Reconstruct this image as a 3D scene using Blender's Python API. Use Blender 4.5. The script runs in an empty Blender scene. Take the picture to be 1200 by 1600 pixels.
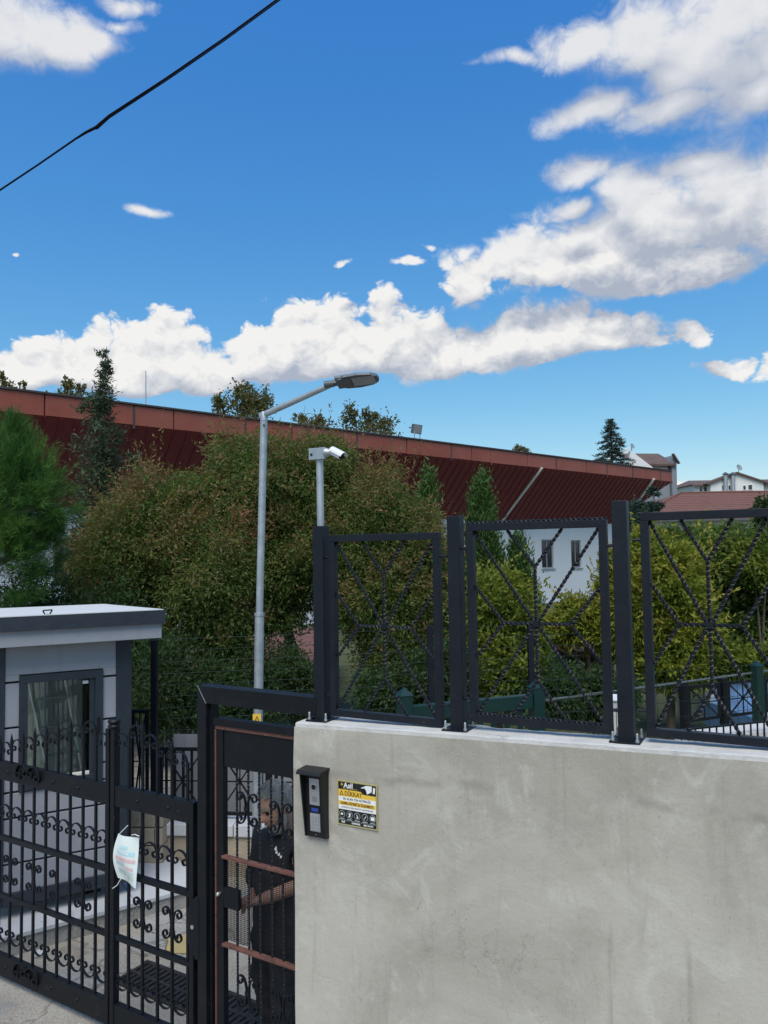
import bpy, bmesh, math, random
import numpy as np
from mathutils import Vector, Matrix
random.seed(7)
RNG = np.random.default_rng(11)
S = bpy.context.scene
COL = S.collection
PI = math.pi

# ------------------------------------------------------------------ camera
FPX, CX, CY, CAMZ = 1202.0, 600.0, 800.0, 2.65
TH, RL = math.atan(66 / FPX), 0.015
_F = Vector((0, math.cos(TH), math.sin(TH)))
_R0 = Vector((1, 0, 0))
_U0 = Vector((0, -math.sin(TH), math.cos(TH)))
_R = _R0 * math.cos(RL) - _U0 * math.sin(RL)
_U = _R0 * math.sin(RL) + _U0 * math.cos(RL)
CAM = Vector((0, 0, CAMZ))
cd = bpy.data.cameras.new('camera')
cd.sensor_fit = 'VERTICAL'
cd.sensor_height = 36.0
cd.lens = FPX / 1600 * 36.0
cd.clip_start, cd.clip_end = 0.05, 9000
co = bpy.data.objects.new('camera', cd)
COL.objects.link(co)
m = Matrix((_R, _U, -_F)).transposed().to_4x4()
m.translation = CAM
co.matrix_world = m
S.camera = co
S.view_settings.view_transform = 'Standard'
S.view_settings.look = 'None'
S.view_settings.exposure = 0.62
S.view_settings.gamma = 1.0
S.view_settings.use_curve_mapping = False


def ray(px, py):
    return _F + _R * ((px - CX) / FPX) + _U * ((CY - py) / FPX)


def at(px, py, Y):
    """the point at forward distance Y seen in this direction"""
    d = ray(px, py)
    return CAM + d * (Y / d.y)


def azel(px, py):
    d = ray(px, py).normalized()
    return math.atan2(d.x, d.y), math.asin(d.z)


# ------------------------------------------------------------------ world and sun
SUN_EL, SUN_AZ = math.radians(58), math.radians(191)     # azimuth measured from +Y towards +X
sun_dir = Vector((math.sin(SUN_AZ) * math.cos(SUN_EL), math.cos(SUN_AZ) * math.cos(SUN_EL), math.sin(SUN_EL)))
sl = bpy.data.lights.new('sun', 'SUN')
sl.energy = 2.2
sl.angle = math.radians(42)
sl.color = (1.0, 0.955, 0.88)
so = bpy.data.objects.new('sun', sl)
COL.objects.link(so)
so.rotation_euler = sun_dir.to_track_quat('Z', 'Y').to_euler()

W = bpy.data.worlds.new('World')
S.world = W
W.use_nodes = True


class NT:
    """small helper to write node trees as expressions"""
    def __init__(s, tree):
        s.t = tree

    def n(s, typ, **k):
        nd = s.t.nodes.new(typ)
        for a, b in k.items():
            setattr(nd, a, b)
        return nd

    def put(s, sock, v):
        if v is None:
            return
        if hasattr(v, 'is_linked') or isinstance(v, bpy.types.NodeSocket):
            s.t.links.new(v, sock)
        else:
            if isinstance(v, (tuple, list)) and len(v) == 3 and sock.type == 'RGBA':
                v = (*v, 1)
            sock.default_value = v

    def math(s, op, a, b=None, c=None, clamp=False):
        nd = s.n('ShaderNodeMath', operation=op, use_clamp=clamp)
        for i, v in enumerate((a, b, c)):
            s.put(nd.inputs[i], v)
        return nd.outputs[0]

    def vec(s, op, a, b=None, scale=None):
        nd = s.n('ShaderNodeVectorMath', operation=op)
        s.put(nd.inputs[0], a)
        if b is not None:
            s.put(nd.inputs[1], b)
        if scale is not None:
            s.put(nd.inputs['Scale'], scale)
        return nd.outputs['Value'] if op in ('LENGTH', 'DOT_PRODUCT', 'DISTANCE') else nd.outputs[0]

    def noise(s, v, scale=5, detail=4, rough=.55, dist=0.0, dims='3D', col=False):
        nd = s.n('ShaderNodeTexNoise', noise_dimensions=dims)
        s.put(nd.inputs['Vector'], v)
        for k, x in (('Scale', scale), ('Detail', detail), ('Roughness', rough), ('Distortion', dist)):
            s.put(nd.inputs[k], x)
        return nd.outputs['Color' if col else 'Fac']

    def mix(s, f, a, b, blend='MIX', clampf=True):
        nd = s.n('ShaderNodeMix', data_type='RGBA', blend_type=blend, clamp_factor=clampf)
        s.put(nd.inputs[0], f)
        s.put(nd.inputs[6], a)
        s.put(nd.inputs[7], b)
        return nd.outputs[2]

    def ss(s, v, lo, hi, a=0.0, b=1.0, smooth=True):
        nd = s.n('ShaderNodeMapRange', interpolation_type='SMOOTHSTEP' if smooth else 'LINEAR')
        for i, x in enumerate((v, lo, hi, a, b)):
            s.put(nd.inputs[i], x)
        return nd.outputs[0]

    def comb(s, x, y, z):
        nd = s.n('ShaderNodeCombineXYZ')
        for i, v in enumerate((x, y, z)):
            s.put(nd.inputs[i], v)
        return nd.outputs[0]

    def sep(s, v):
        nd = s.n('ShaderNodeSeparateXYZ')
        s.put(nd.inputs[0], v)
        return nd.outputs


# cloud masses of the photographed sky: (base line, (centre and half size in image pixels ...))
CLOUDS = [
    # cumulus bank over the roof, flat underneath
    (598, .055, [(20, 585, 90, 58), (130, 572, 95, 78), (205, 575, 80, 66), (272, 565, 70, 78), (320, 585, 60, 60), (180, 590, 190, 42)]),
    (588, .055, [(400, 560, 75, 78), (455, 545, 75, 85), (525, 535, 85, 88), (600, 535, 70, 88), (640, 540, 55, 90), (690, 555, 60, 60), (560, 570, 220, 50)]),
    (556, .045, [(745, 540, 60, 55), (800, 525, 75, 62), (880, 510, 75, 70), (945, 510, 70, 62), (1005, 505, 48, 60), (1065, 518, 48, 36), (880, 540, 220, 38)]),
    # broad soft mass on the right
    (456, .06, [(745, 425, 80, 52), (830, 408, 120, 64), (930, 385, 140, 90), (1030, 355, 150, 125), (1140, 320, 150, 150), (1240, 310, 140, 160), (1050, 425, 280, 60), (1000, 300, 90, 60)]),
    (345, .08, [(925, 258, 68, 30), (885, 318, 52, 26), (985, 290, 66, 34), (1090, 250, 80, 40)]),
    # top right
    (150, .07, [(910, 62, 80, 44), (1000, 65, 110, 76), (1110, 75, 150, 125), (1215, 110, 120, 130), (1160, 30, 130, 80), (1160, 120, 150, 100), (1060, 120, 110, 60)]),
    (205, .05, [(925, 172, 92, 34), (1060, 166, 150, 46), (1180, 150, 130, 70)]),
    # top left
    (150, .09, [(10, 35, 100, 78), (75, 62, 70, 50), (130, 60, 60, 34), (195, 18, 56, 18), (175, 42, 48, 12)]),
    # scraps
    (345, .03, [(225, 321, 40, 9)]), (400, .03, [(40, 384, 16, 6)]), (405, .03, [(655, 394, 9, 4)]), (430, .03, [(632, 419, 22, 7)]),
    (585, .04, [(1130, 564, 66, 20), (1195, 560, 46, 24)]), (765, .03, [(1072, 757, 24, 7)]), (110, .05, [(800, 92, 56, 12)]), (420, .03, [(540, 412, 16, 4)]),
]


def build_world():
    t = NT(W.node_tree)
    W.node_tree.nodes.clear()
    out = t.n('ShaderNodeOutputWorld')
    bg = t.n('ShaderNodeBackground')
    sky = t.n('ShaderNodeTexSky', sky_type='NISHITA', sun_disc=False, sun_elevation=SUN_EL,
              sun_rotation=SUN_AZ, altitude=100, air_density=1.0, dust_density=0.6, ozone_density=2.2)
    tc = t.n('ShaderNodeTexCoord')
    d = tc.outputs['Generated']
    x, y, z = t.sep(d)
    az = t.math('ARCTAN2', x, y)
    el = t.math('ARCSINE', z)
    p0 = t.comb(az, el, 0.0)
    # ---- density group
    g = bpy.data.node_groups.new('cloud_density', 'ShaderNodeTree')
    g.interface.new_socket('P', in_out='INPUT', socket_type='NodeSocketVector')
    g.interface.new_socket('D', in_out='OUTPUT', socket_type='NodeSocketFloat')
    g.interface.new_socket('B', in_out='OUTPUT', socket_type='NodeSocketFloat')
    g.interface.new_socket('S', in_out='OUTPUT', socket_type='NodeSocketFloat')
    q = NT(g)
    gi, go = q.n('NodeGroupInput'), q.n('NodeGroupOutput')
    P = gi.outputs[0]
    # domain warp for the outline
    w1 = q.noise(P, 10, 1, .5, col=True)
    Pw = q.vec('ADD', P, q.vec('MULTIPLY', q.vec('SUBTRACT', w1, (.5, .5, .5)), (.085, .05, 0)))
    _, ey, _ = q.sep(Pw)
    acc = None
    for base, soft, blobs in CLOUDS:
        ac = None
        for (bx, by, rx, ry) in blobs:
            a, e = azel(bx, by)
            a2, _ = azel(bx + rx, by)
            _, e2 = azel(bx, by - ry)
            v = q.vec('MULTIPLY', q.vec('SUBTRACT', Pw, (a, e, 0)), (1 / max(abs(a2 - a), .004), 1 / max(abs(e2 - e), .004), 0))
            f = q.math('SUBTRACT', 1.0, q.vec('LENGTH', v))
            f = q.math('MULTIPLY', f, min(1.3, .45 + min(rx, ry * 2.2) / 75))
            ac = f if ac is None else q.math('SMOOTH_MAX', ac, f, .10)
        eb = azel(sum(b_[0] for b_ in blobs) / len(blobs), base + 16)[1]
        ac = q.math('SUBTRACT', ac, q.ss(ey, eb - soft * .7, eb + soft * .35, 1.6, 0.0))
        acc = ac if acc is None else q.math('MAXIMUM', acc, ac)
    # the rest of the sky, away from the photographed part, carries clouds of the same sort
    far = q.vec('LENGTH', q.vec('MULTIPLY', q.vec('SUBTRACT', P, (0, .2, 0)), (1.5, 1.0, 0)))
    farm = q.ss(far, .85, 1.25)
    gen = q.math('MULTIPLY', q.math('SUBTRACT', q.noise(P, 2.6, 2, .5), .54), 3.0)
    gen = q.math('SUBTRACT', gen, q.ss(farm, 0.0, 1.0, 3.0, 0.0))
    acc = q.math('MAXIMUM', acc, gen)
    # billows: heaped round cells, broken up finely
    PS = q.vec('MULTIPLY', P, (1, 1.35, 1))
    PS = q.vec('ADD', PS, q.vec('MULTIPLY', q.vec('SUBTRACT', q.noise(P, 30, 1, .5, col=True), (.5, .5, .5)), (.035, .035, 0)))
    vo = q.n('ShaderNodeTexVoronoi', voronoi_dimensions='2D', feature='SMOOTH_F1', normalize=False)
    q.put(vo.inputs['Vector'], PS)
    for k, x in (('Scale', 15), ('Detail', 3), ('Roughness', .55), ('Lacunarity', 2.3), ('Smoothness', .35)):
        q.put(vo.inputs[k], x)
    bil = q.math('SUBTRACT', .62, vo.outputs['Distance'])
    fine = q.math('SUBTRACT', q.noise(PS, 70, 4, .7), .5)
    _, eyp, _ = q.sep(P)
    amp = q.ss(eyp, .33, .46, .82, .50)
    hi = q.math('ADD', q.math('ADD', acc, q.ss(eyp, .33, .46, .17, .24)), q.math('MULTIPLY', bil, amp))
    hi = q.math('ADD', hi, q.math('MULTIPLY', fine, q.ss(eyp,   .33, .46, .26, .60)))
    q.put(go.inputs[0], hi)
    q.put(go.inputs[1], q.math('ADD', q.math('MULTIPLY', bil, amp), q.math('MULTIPLY', fine, .3)))
    q.put(go.inputs[2], acc)

    def dens(P):
        nd = t.n('ShaderNodeGroup', node_tree=g)
        t.put(nd.inputs[0], P)
        return nd.outputs
    D0, B0, S0 = dens(p0)
    B1 = dens(t.vec('ADD', p0, (-.006, .013, 0)))[1]
    S1 = dens(t.vec('ADD', p0, (-.010, .050, 0)))[2]
    hi = t.ss(el, .33, .46)                      # the higher clouds are thinner and more even
    alpha = t.math('MULTIPLY', t.ss(D0, t.math('MULTIPLY_ADD', hi, -.10, .04), t.math('ADD', t.math('MULTIPLY_ADD', hi, .62, .34), t.ss(t.math('SUBTRACT', S1, S0), .0, .6, 0, .55))), t.math('MULTIPLY_ADD', hi, -.08, .98))
    # light: open towards the sun -> white; under a mass -> grey
    big = t.ss(t.math('SUBTRACT', S0, S1), -.42, .95)
    small = t.math('MULTIPLY', t.math('SUBTRACT', B0, B1), t.math('MULTIPLY_ADD', hi, -.40, .85))
    lit = t.math('ADD', big, small, clamp=True)
    lit = t.math('ADD', t.math('MULTIPLY', lit, t.math('MULTIPLY_ADD', hi, -.25, 1.0)), t.math('MULTIPLY', hi, .14), clamp=True)
    ccol = t.mix(lit, (1.80, 2.0, 2.42), (3.95, 3.90, 3.80))
    # clear sky a little deeper and bluer, as the photograph has it
    sr = t.n('ShaderNodeSeparateColor')
    t.put(sr.inputs[0], sky.outputs[0])
    cr = t.n('ShaderNodeCombineColor')
    for i, (k, pw) in enumerate(((.24, 1.50), (.64, .93), (1.66, .44))):
        t.put(cr.inputs[i], t.math('MULTIPLY', t.math('POWER', sr.outputs[i], pw), k))
    skyc = cr.outputs[0]
    upm = t.ss(z, -.02, .03)
    colr = t.mix(t.math('MULTIPLY', alpha, upm), skyc, ccol)
    t.put(bg.inputs[0], colr)
    bg.inputs[1].default_value = 0.15
    W.node_tree.links.new(bg.outputs[0], out.inputs[0])


build_world()


# ------------------------------------------------------------------ materials
def mat(name, c1, c2=None, scale=6.0, rough=.6, metal=0.0, bump=0.0, bscale=None, detail=5, spec=.5, stretch=(1, 1, 1), extra=None, contrast=.28, transl=0.0, rvar=0.0):
    mt = bpy.data.materials.new(name)
    mt.use_nodes = True
    t = NT(mt.node_tree)
    b = mt.node_tree.nodes['Principled BSDF']
    tc = t.n('ShaderNodeTexCoord')
    v = t.vec('MULTIPLY', tc.outputs['Object'], stretch)
    c = None
    if c2 is not None:
        nz = t.noise(v, scale, detail, .6)
        c = t.mix(t.ss(nz, .5 - contrast, .5 + contrast), c1, c2)
    else:
        c = c1
    if extra:
        c = extra(t, v, c, b)
    t.put(b.inputs['Base Color'], c)
    b.inputs['Roughness'].default_value = rough
    if rvar:
        t.put(b.inputs['Roughness'], t.math('ADD', rough - rvar / 2, t.math('MULTIPLY', t.noise(v, scale * 1.7, 4), rvar)))
    b.inputs['Metallic'].default_value = metal
    b.inputs['Specular IOR Level'].default_value = spec
    if bump:
        bp = t.n('ShaderNodeBump')
        bp.inputs['Strength'].default_value = bump
        bp.inputs['Distance'].default_value = .01
        t.put(bp.inputs['Height'], t.noise(v, bscale or scale * 4, 5, .65))
        t.put(b.inputs['Normal'], bp.outputs[0])
    return mt


def leaf_mat(name, cols, tip=None, transl=.42, rough=.55):
    """leaf colours chosen per leaf, larger drifts of colour over the crown, new growth at the shoot ends"""
    mt = bpy.data.materials.new(name)
    mt.use_nodes = True
    t = NT(mt.node_tree)
    b = mt.node_tree.nodes['Principled BSDF']
    geo = t.n('ShaderNodeNewGeometry')
    tc = t.n('ShaderNodeTexCoord')
    r = geo.outputs['Random Per Island']
    c = t.mix(r, cols[0], cols[1])
    nz = t.ss(t.noise(tc.outputs['Object'], 1.7, 3), .38, .62)
    c = t.mix(t.math('MULTIPLY', nz, .6), c, cols[2])
    if tip:
        at_ = t.n('ShaderNodeAttribute', attribute_name='tip')
        c = t.mix(at_.outputs['Fac'], c, t.mix(r, tip[0], tip[1]))
    t.put(b.inputs['Base Color'], c)
    b.inputs['Roughness'].default_value = rough
    b.inputs['Specular IOR Level'].default_value = .18
    tr = t.n('ShaderNodeBsdfTranslucent')
    t.put(tr.inputs[0], t.mix(1.0, c, (1.15, 1.2, .6), 'MULTIPLY'))
    ms = t.n('ShaderNodeMixShader')
    ms.inputs[0].default_value = transl
    mt.node_tree.links.new(b.outputs[0], ms.inputs[1])
    mt.node_tree.links.new(tr.outputs[0], ms.inputs[2])
    mt.node_tree.links.new(ms.outputs[0], mt.node_tree.nodes['Material Output'].inputs[0])
    return mt


def wall_extra(t, v, c, b):
    # trowelled cement render: drifting patches, vertical runs, hairline marks, damp dark smudges
    p = t.ss(t.noise(v, 1.3, 5, .6, .6), .36, .66)
    c = t.mix(t.math('MULTIPLY', p, .95), c, (.335, .31, .26))
    p2 = t.ss(t.noise(v, 4.2, 6, .7, 1.4), .50, .70)
    c = t.mix(t.math('MULTIPLY', p2, .62), c, (.54, .515, .455))
    runs = t.ss(t.noise(t.vec('MULTIPLY', v, (9, 9, .8)), 1.0, 5, .65, .5), .55, .72)
    c = t.mix(t.math('MULTIPLY', runs, .62), c, (.29, .265, .215))
    sm = t.ss(t.noise(t.vec('MULTIPLY', v, (1.2, 1, 3.0)), 2.4, 7, .72, 2.0), .62, .74)
    c = t.mix(t.math('MULTIPLY', sm, .6), c, (.22, .20, .165))
    fleck = t.ss(t.noise(t.vec('MULTIPLY', v, (1.6, 1, .8)), 16, 5, .75, 1.8), .64, .72)
    c = t.mix(t.math('MULTIPLY', fleck, .28), c, (.58, .56, .51))
    scr = t.ss(t.noise(t.vec('MULTIPLY', v, (1, 1, .35)), 34, 3, .6, 2.5), .66, .72)
    c = t.mix(t.math('MULTIPLY', scr, .55), c, (.23, .21, .18))
    # one long crack-like smear near the top
    x, y, z = t.sep(v)
    line = t.math('ADD', t.math('MULTIPLY', x, .035), t.math('MULTIPLY', t.math('SUBTRACT', t.noise(t.comb(x, 0., 0.), 3.0, 4, .6), .5), .16))
    dz = t.math('ABSOLUTE', t.math('SUBTRACT', t.math('ADD', z, -1.705), line))
    smear = t.math('MULTIPLY', t.ss(dz, 0.0, .030, 1.0, 0.0), t.ss(t.noise(v, 3.4, 4, .7), .45, .62))
    c = t.mix(t.math('MULTIPLY', smear, .38), c, (.19, .175, .15))
    # drips under the coping, grain, hairline marks
    dr = t.ss(t.noise(t.comb(t.math('MULTIPLY', x, 7.0), 0., t.math('MULTIPLY', z, .5)), 1.0, 5, .7), .50, .70)
    dr = t.math('MULTIPLY', dr, t.ss(z, .9, 1.85))
    c = t.mix(t.math('MULTIPLY', dr, .40), c, (.25, .23, .19))
    g = t.noise(v, 140, 3, .8)
    c = t.mix(t.math('MULTIPLY', t.ss(g, .5, .7), .18), c, (.56, .54, .49))
    c = t.mix(t.math('MULTIPLY', t.ss(g, .30, .45, 1, 0), .20), c, (.24, .22, .185))
    hl = t.n('ShaderNodeTexVoronoi', feature='DISTANCE_TO_EDGE')
    t.put(hl.inputs['Vector'], t.vec('ADD', t.vec('MULTIPLY', v, (1, 1, .6)), t.vec('MULTIPLY', t.noise(v, 2.2, 6, .7, col=True), (.9, 0, .9))))
    hl.inputs['Scale'].default_value = 1.1
    hm = t.math('MULTIPLY', t.ss(hl.outputs['Distance'], 0, .006, 1, 0), t.ss(t.noise(v, 1.1, 3), .50, .62))
    c = t.mix(t.math('MULTIPLY', hm, .55), c, (.17, .155, .13))
    return c


def black_extra(t, v, c, b):
    # dust lying on the paint, chips to primer
    d = t.ss(t.noise(v, 5, 6, .75), .50, .72)
    c = t.mix(t.math('MULTIPLY', d, .12), c, (.050, .045, .040))
    k = t.ss(t.noise(v, 38, 3, .7), .70, .73)
    return t.mix(t.math('MULTIPLY', k, .6), c, (.14, .07, .05))


def ground_extra(t, v, c, b):
    p = t.ss(t.noise(v, .9, 6, .65, .5), .4, .62)
    c = t.mix(t.math('MULTIPLY', p, .8), c, (.35, .33, .29))
    p2 = t.ss(t.noise(v, 3.3, 7, .72, 1.0), .54, .68)
    c = t.mix(t.math('MULTIPLY', p2, .7), c, (.20, .165, .12))
    sp = t.noise(v, 70, 4, .8)
    c = t.mix(t.math('MULTIPLY', t.ss(sp, .50, .66), .45), c, (.52, .49, .43))
    c = t.mix(t.math('MULTIPLY', t.ss(sp, .33, .46, 1, 0), .5), c, (.13, .11, .085))
    ck = t.n('ShaderNodeTexVoronoi', feature='DISTANCE_TO_EDGE')
    t.put(ck.inputs['Vector'], t.vec('ADD', v, t.vec('MULTIPLY', t.noise(v, 3.5, 4, col=True), (.5, .5, .5))))
    ck.inputs['Scale'].default_value = .85
    c = t.mix(t.math('MULTIPLY', t.ss(ck.outputs['Distance'], 0, .018, 1, 0), .6), c, (.12, .10, .08))
    vo = t.n('ShaderNodeTexVoronoi', feature='F1')
    t.put(vo.inputs['Vector'], v)
    vo.inputs['Scale'].default_value = 55
    peb = t.ss(vo.outputs['Distance'], .12, .30, 1, 0)
    pm_ = t.math('MULTIPLY', peb, t.ss(t.noise(v, 2.1, 3), .45, .6))
    c = t.mix(t.math('MULTIPLY', pm_, .5), c, t.mix(vo.outputs['Color'], (.22, .19, .15), (.42, .39, .34)))
    return c


def street_extra(t, v, c, b):
    c = ground_extra(t, v, c, b)
    sp = t.noise(v, 95, 3, .8)
    c = t.mix(t.math('MULTIPLY', t.ss(sp, .52, .66), .6), c, (.42, .39, .35))
    c = t.mix(t.math('MULTIPLY', t.ss(sp, .34, .46, 1, 0), .6), c, (.10, .092, .082))
    return t.mix(t.math('MULTIPLY', t.ss(t.noise(v, 1.6, 5, .7, .8), .52, .66), .7), c, (.20, .20, .205))


def cab_extra(t, v, c, b):
    r = t.ss(t.noise(t.vec('MULTIPLY', v, (11, 11, .7)), 1.0, 5, .7), .54, .74)
    c = t.mix(t.math('MULTIPLY', r, .30), c, (.17, .165, .155))
    d = t.ss(t.noise(v, 2.0, 5, .7), .48, .70)
    c = t.mix(t.math('MULTIPLY', d, .25), c, (.24, .24, .245))
    k = t.ss(t.noise(t.vec('MULTIPLY', v, (1, 1, 2.5)), 21, 4, .7, 1.5), .68, .71)
    return t.mix(t.math('MULTIPLY', k, .5), c, (.12, .125, .135))


def chip_extra(t, v, c, b):
    p = t.ss(t.noise(v, 7, 6, .7, .5), .60, .68)
    return t.mix(t.math('MULTIPLY', p, .5), c, (.30, .29, .27))


def rust_extra(t, v, c, b):
    p = t.ss(t.noise(v, 26, 4, .7), .55, .66)
    return t.mix(p, c, (.05, .035, .03))


def fascia_extra(t, v, c, b):
    g = bpy.types  # weathering: pale bloom, darker drips under the top edge
    runs = t.ss(t.noise(t.vec('MULTIPLY', v, (3.2, 3.2, .5)), 1.0, 5, .7), .52, .72)
    c = t.mix(t.math('MULTIPLY', runs, .40), c, (.22, .075, .05))
    p = t.ss(t.noise(v, .55, 4, .6), .40, .65)
    c = t.mix(t.math('MULTIPLY', p, .4), c, (.36, .11, .062))
    oi = t.n('ShaderNodeObjectInfo')
    return t.mix(t.math('MULTIPLY', oi.outputs['Random'], .35), c, (.27, .085, .06))


def tile_extra(t, v, c, b):
    x, y, z = t.sep(v)
    rows = t.math('PINGPONG', t.math('MULTIPLY', y, 3.0), .5)
    c = t.mix(t.ss(rows, 0, .12, .55, 0), c, (.10, .04, .03))
    return c


M = {}
M['render'] = mat('cement_render', (.445, .410, .345), (.485, .455, .395), 3, .85, bump=.22, bscale=30, extra=wall_extra, spec=.25)
M['coping'] = mat('whitened_mortar', (.58, .575, .56), (.47, .46, .435), 9, .9, bump=.5, bscale=40, extra=chip_extra, spec=.2)
M['black'] = mat('black_gate_paint', (.0035, .005, .0075), (.006, .0075, .0105), 14, .50, bump=.12, bscale=60, rvar=.2, spec=.28, extra=black_extra)
M['anth'] = mat('anthracite_paint', (.0055, .008, .0135), (.009, .0115, .018), 10, .46, bump=.10, bscale=60, rvar=.2, spec=.3, extra=black_extra)
M['twist'] = mat('glossy_black_bar', (.006, .008, .012), (.009, .011, .016), 10, .48, spec=.34)
M['rustbar'] = mat('red_primer', (.17, .065, .045), (.10, .045, .035), 30, .75, bump=.3, bscale=80, extra=rust_extra)
M['galv'] = mat('galvanised_steel', (.46, .50, .52), (.34, .38, .41), 13, .48, .55, bump=.05, contrast=.2, rvar=.2)
M['greyalu'] = mat('cast_grey', (.10, .11, .12), (.14, .15, .16), 8, .5, .3)
M['lens'] = mat('lamp_lens', (.22, .24, .26), (.30, .32, .34), 20, .2)
M['white'] = mat('white_plastic', (.74, .75, .76), (.68, .69, .70), 4, .4)
M['darkplastic'] = mat('dark_plastic', (.007, .0075, .009), (.011, .011, .012), 20, .42, spec=.35)
M['steelplate'] = mat('brushed_plate', (.50, .51, .52), (.44, .45, .46), 60, .42, .7, stretch=(1, 1, 20))
M['bluelcd'] = mat('blue_display', (.02, .045, .28), (.03, .06, .36), 30, .2)
M['lensblack'] = mat('black_glass', (.006, .006, .008), None, rough=.08)
M['yellow'] = mat('yellow_print', (.78, .50, .06), None, rough=.4)
M['orange'] = mat('orange_print', (.75, .42, .08), None, rough=.4)
M['signblack'] = mat('black_print', (.012, .012, .012), None, rough=.35)
M['signwhite'] = mat('white_print', (.80, .80, .78), None, rough=.4)
M['brown'] = mat('dark_text_print', (.10, .04, .008), None, rough=.4)
M['gilt'] = mat('gilt_border', (.42, .36, .16), None, rough=.4)
M['cab_light'] = mat('booth_grey', (.275, .285, .32), (.295, .305, .335), 5, .55, bump=.12, bscale=30, extra=cab_extra)
M['cab_dark'] = mat('booth_dark', (.016, .023, .034), (.024, .032, .044), 12, .5, bump=.35, bscale=26)
M['cab_roof'] = mat('white_roof_sheet', (.70, .70, .69), (.63, .63, .62), 3, .5)
M['cab_in'] = mat('booth_inside', (.74, .70, .62), (.66, .63, .56), 3, .7)
M['glass'] = mat('window_glass', (1, 1, 1), None, rough=.02)
_t = NT(M['glass'].node_tree)
_tr, _gl, _mx = _t.n('ShaderNodeBsdfTransparent'), _t.n('ShaderNodeBsdfGlossy'), _t.n('ShaderNodeMixShader')
_tr.inputs[0].default_value = (.82, .86, .84, 1)
_gl.inputs['Roughness'].default_value = .02
_lw = _t.n('ShaderNodeLayerWeight')
_lw.inputs[0].default_value = .35
_t.put(_mx.inputs[0], _t.math('ADD', .045, _t.math('MULTIPLY', _lw.outputs['Fresnel'], .35)))
M['glass'].node_tree.links.new(_tr.outputs[0], _mx.inputs[1])
M['glass'].node_tree.links.new(_gl.outputs[0], _mx.inputs[2])
M['glass'].node_tree.links.new(_mx.outputs[0], M['glass'].node_tree.nodes['Material Output'].inputs[0])
M['alu'] = mat('aluminium', (.62, .63, .64), (.55, .56, .57), 20, .35, .8)
M['soil'] = mat('yard_soil', (.30, .265, .21), (.38, .345, .29), 2.3, .95, bump=.9, bscale=30, extra=ground_extra, spec=.15)
M['street'] = mat('worn_concrete', (.23, .205, .175), (.29, .265, .23), 2.0, .95, bump=.8, bscale=60, extra=street_extra, spec=.15)
M['slab'] = mat('pale_slab', (.53, .54, .56), (.44, .45, .46), 3.5, .7, bump=.2, extra=chip_extra)
M['slab2'] = mat('rough_slab', (.36, .35, .33), (.27, .26, .24), 5, .9, bump=.6, extra=ground_extra)
M['stone'] = mat('beige_stone', (.40, .34, .26), (.30, .25, .185), 4, .95, bump=.9, bscale=18)
M['iron'] = mat('cast_iron', (.018, .018, .020), (.05, .045, .042), 20, .6, .3, bump=.3)
M['kerbyellow'] = mat('yellow_road_paint', (.50, .38, .12), (.36, .30, .17), 9, .8)
M['green'] = mat('green_fence_paint', (.004, .025, .021), (.006, .033, .027), 8, .4, bump=.08)
M['wire'] = mat('coated_wire', (.010, .022, .018), (.018, .030, .026), 12, .6, spec=.2)
M['wiregrey'] = mat('zinc_wire', (.13, .15, .145), (.09, .11, .105), 12, .5, .3)
M['greywall'] = mat('grey_sheet_cladding', (.27, .28, .30), (.22, .23, .245), 3, .6)
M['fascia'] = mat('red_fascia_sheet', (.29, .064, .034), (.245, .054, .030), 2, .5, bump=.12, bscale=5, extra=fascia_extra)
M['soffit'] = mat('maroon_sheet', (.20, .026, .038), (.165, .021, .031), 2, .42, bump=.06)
M['roofdark'] = mat('roof_felt', (.045, .04, .04), (.065, .06, .06), 2, .85)
M['hallwall'] = mat('white_paint_wall', (.70, .71, .73), (.66, .67, .69), .8, .85, bump=.1)
M['winframe'] = mat('window_frame_grey', (.30, .32, .34), (.26, .28, .30), 5, .5)
M['darkglass'] = mat('dark_pane', (.012, .014, .018), (.03, .035, .04), .9, .06)
M['tile'] = mat('clay_tiles', (.185, .085, .066), (.135, .064, .052), 2.2, .85, bump=.5, bscale=12, extra=tile_extra)
M['brownroof'] = mat('brown_roof_tiles', (.10, .065, .055), (.14, .09, .075), 1.2, .85)
M['greypaint'] = mat('grey_facade', (.20, .22, .24), (.24, .26, .28), .7, .8)
M['paleyellow'] = mat('pale_facade', (.62, .60, .55), (.56, .54, .50), .7, .85)
M['whitehouse'] = mat('white_facade', (.76, .76, .74), (.70, .70, .69), .6, .85)
M['bark'] = mat('bark', (.085, .065, .05), (.13, .105, .085), 14, .95, bump=.8, stretch=(1, 1, .3))
M['palebark'] = mat('pale_bark', (.26, .24, .21), (.17, .155, .13), 14, .95, bump=.8, stretch=(1, 1, .3))
M['cable'] = mat('black_cable', (.004, .004, .006), (.007, .007, .009), 30, .8, spec=.1)
M['skin'] = mat('skin', (.46, .25, .175), (.52, .30, .215), 18, .5, bump=.08, bscale=90)
M['hair'] = mat('grey_hair', (.17, .155, .13), (.40, .365, .31), 60, .7, bump=.35, bscale=160, stretch=(1, 1, .35), spec=.15)
M['beard'] = mat('grey_beard', (.36, .325, .28), (.66, .61, .54), 70, .75, bump=.9, bscale=180, stretch=(1, 1, .35))
M['tshirt'] = mat('black_cotton', (.010, .011, .015), (.015, .016, .020), 9, .9, bump=.3, bscale=40)
M['trousers'] = mat('dark_trousers', (.012, .013, .018), (.018, .019, .024), 9, .9, bump=.3)
M['paper'] = mat('notice_plastic', (.72, .78, .74), (.66, .73, .70), 6, .35)
M['cyan'] = mat('faded_blue_print', (.42, .66, .74), (.55, .72, .76), 40, .4)
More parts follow.
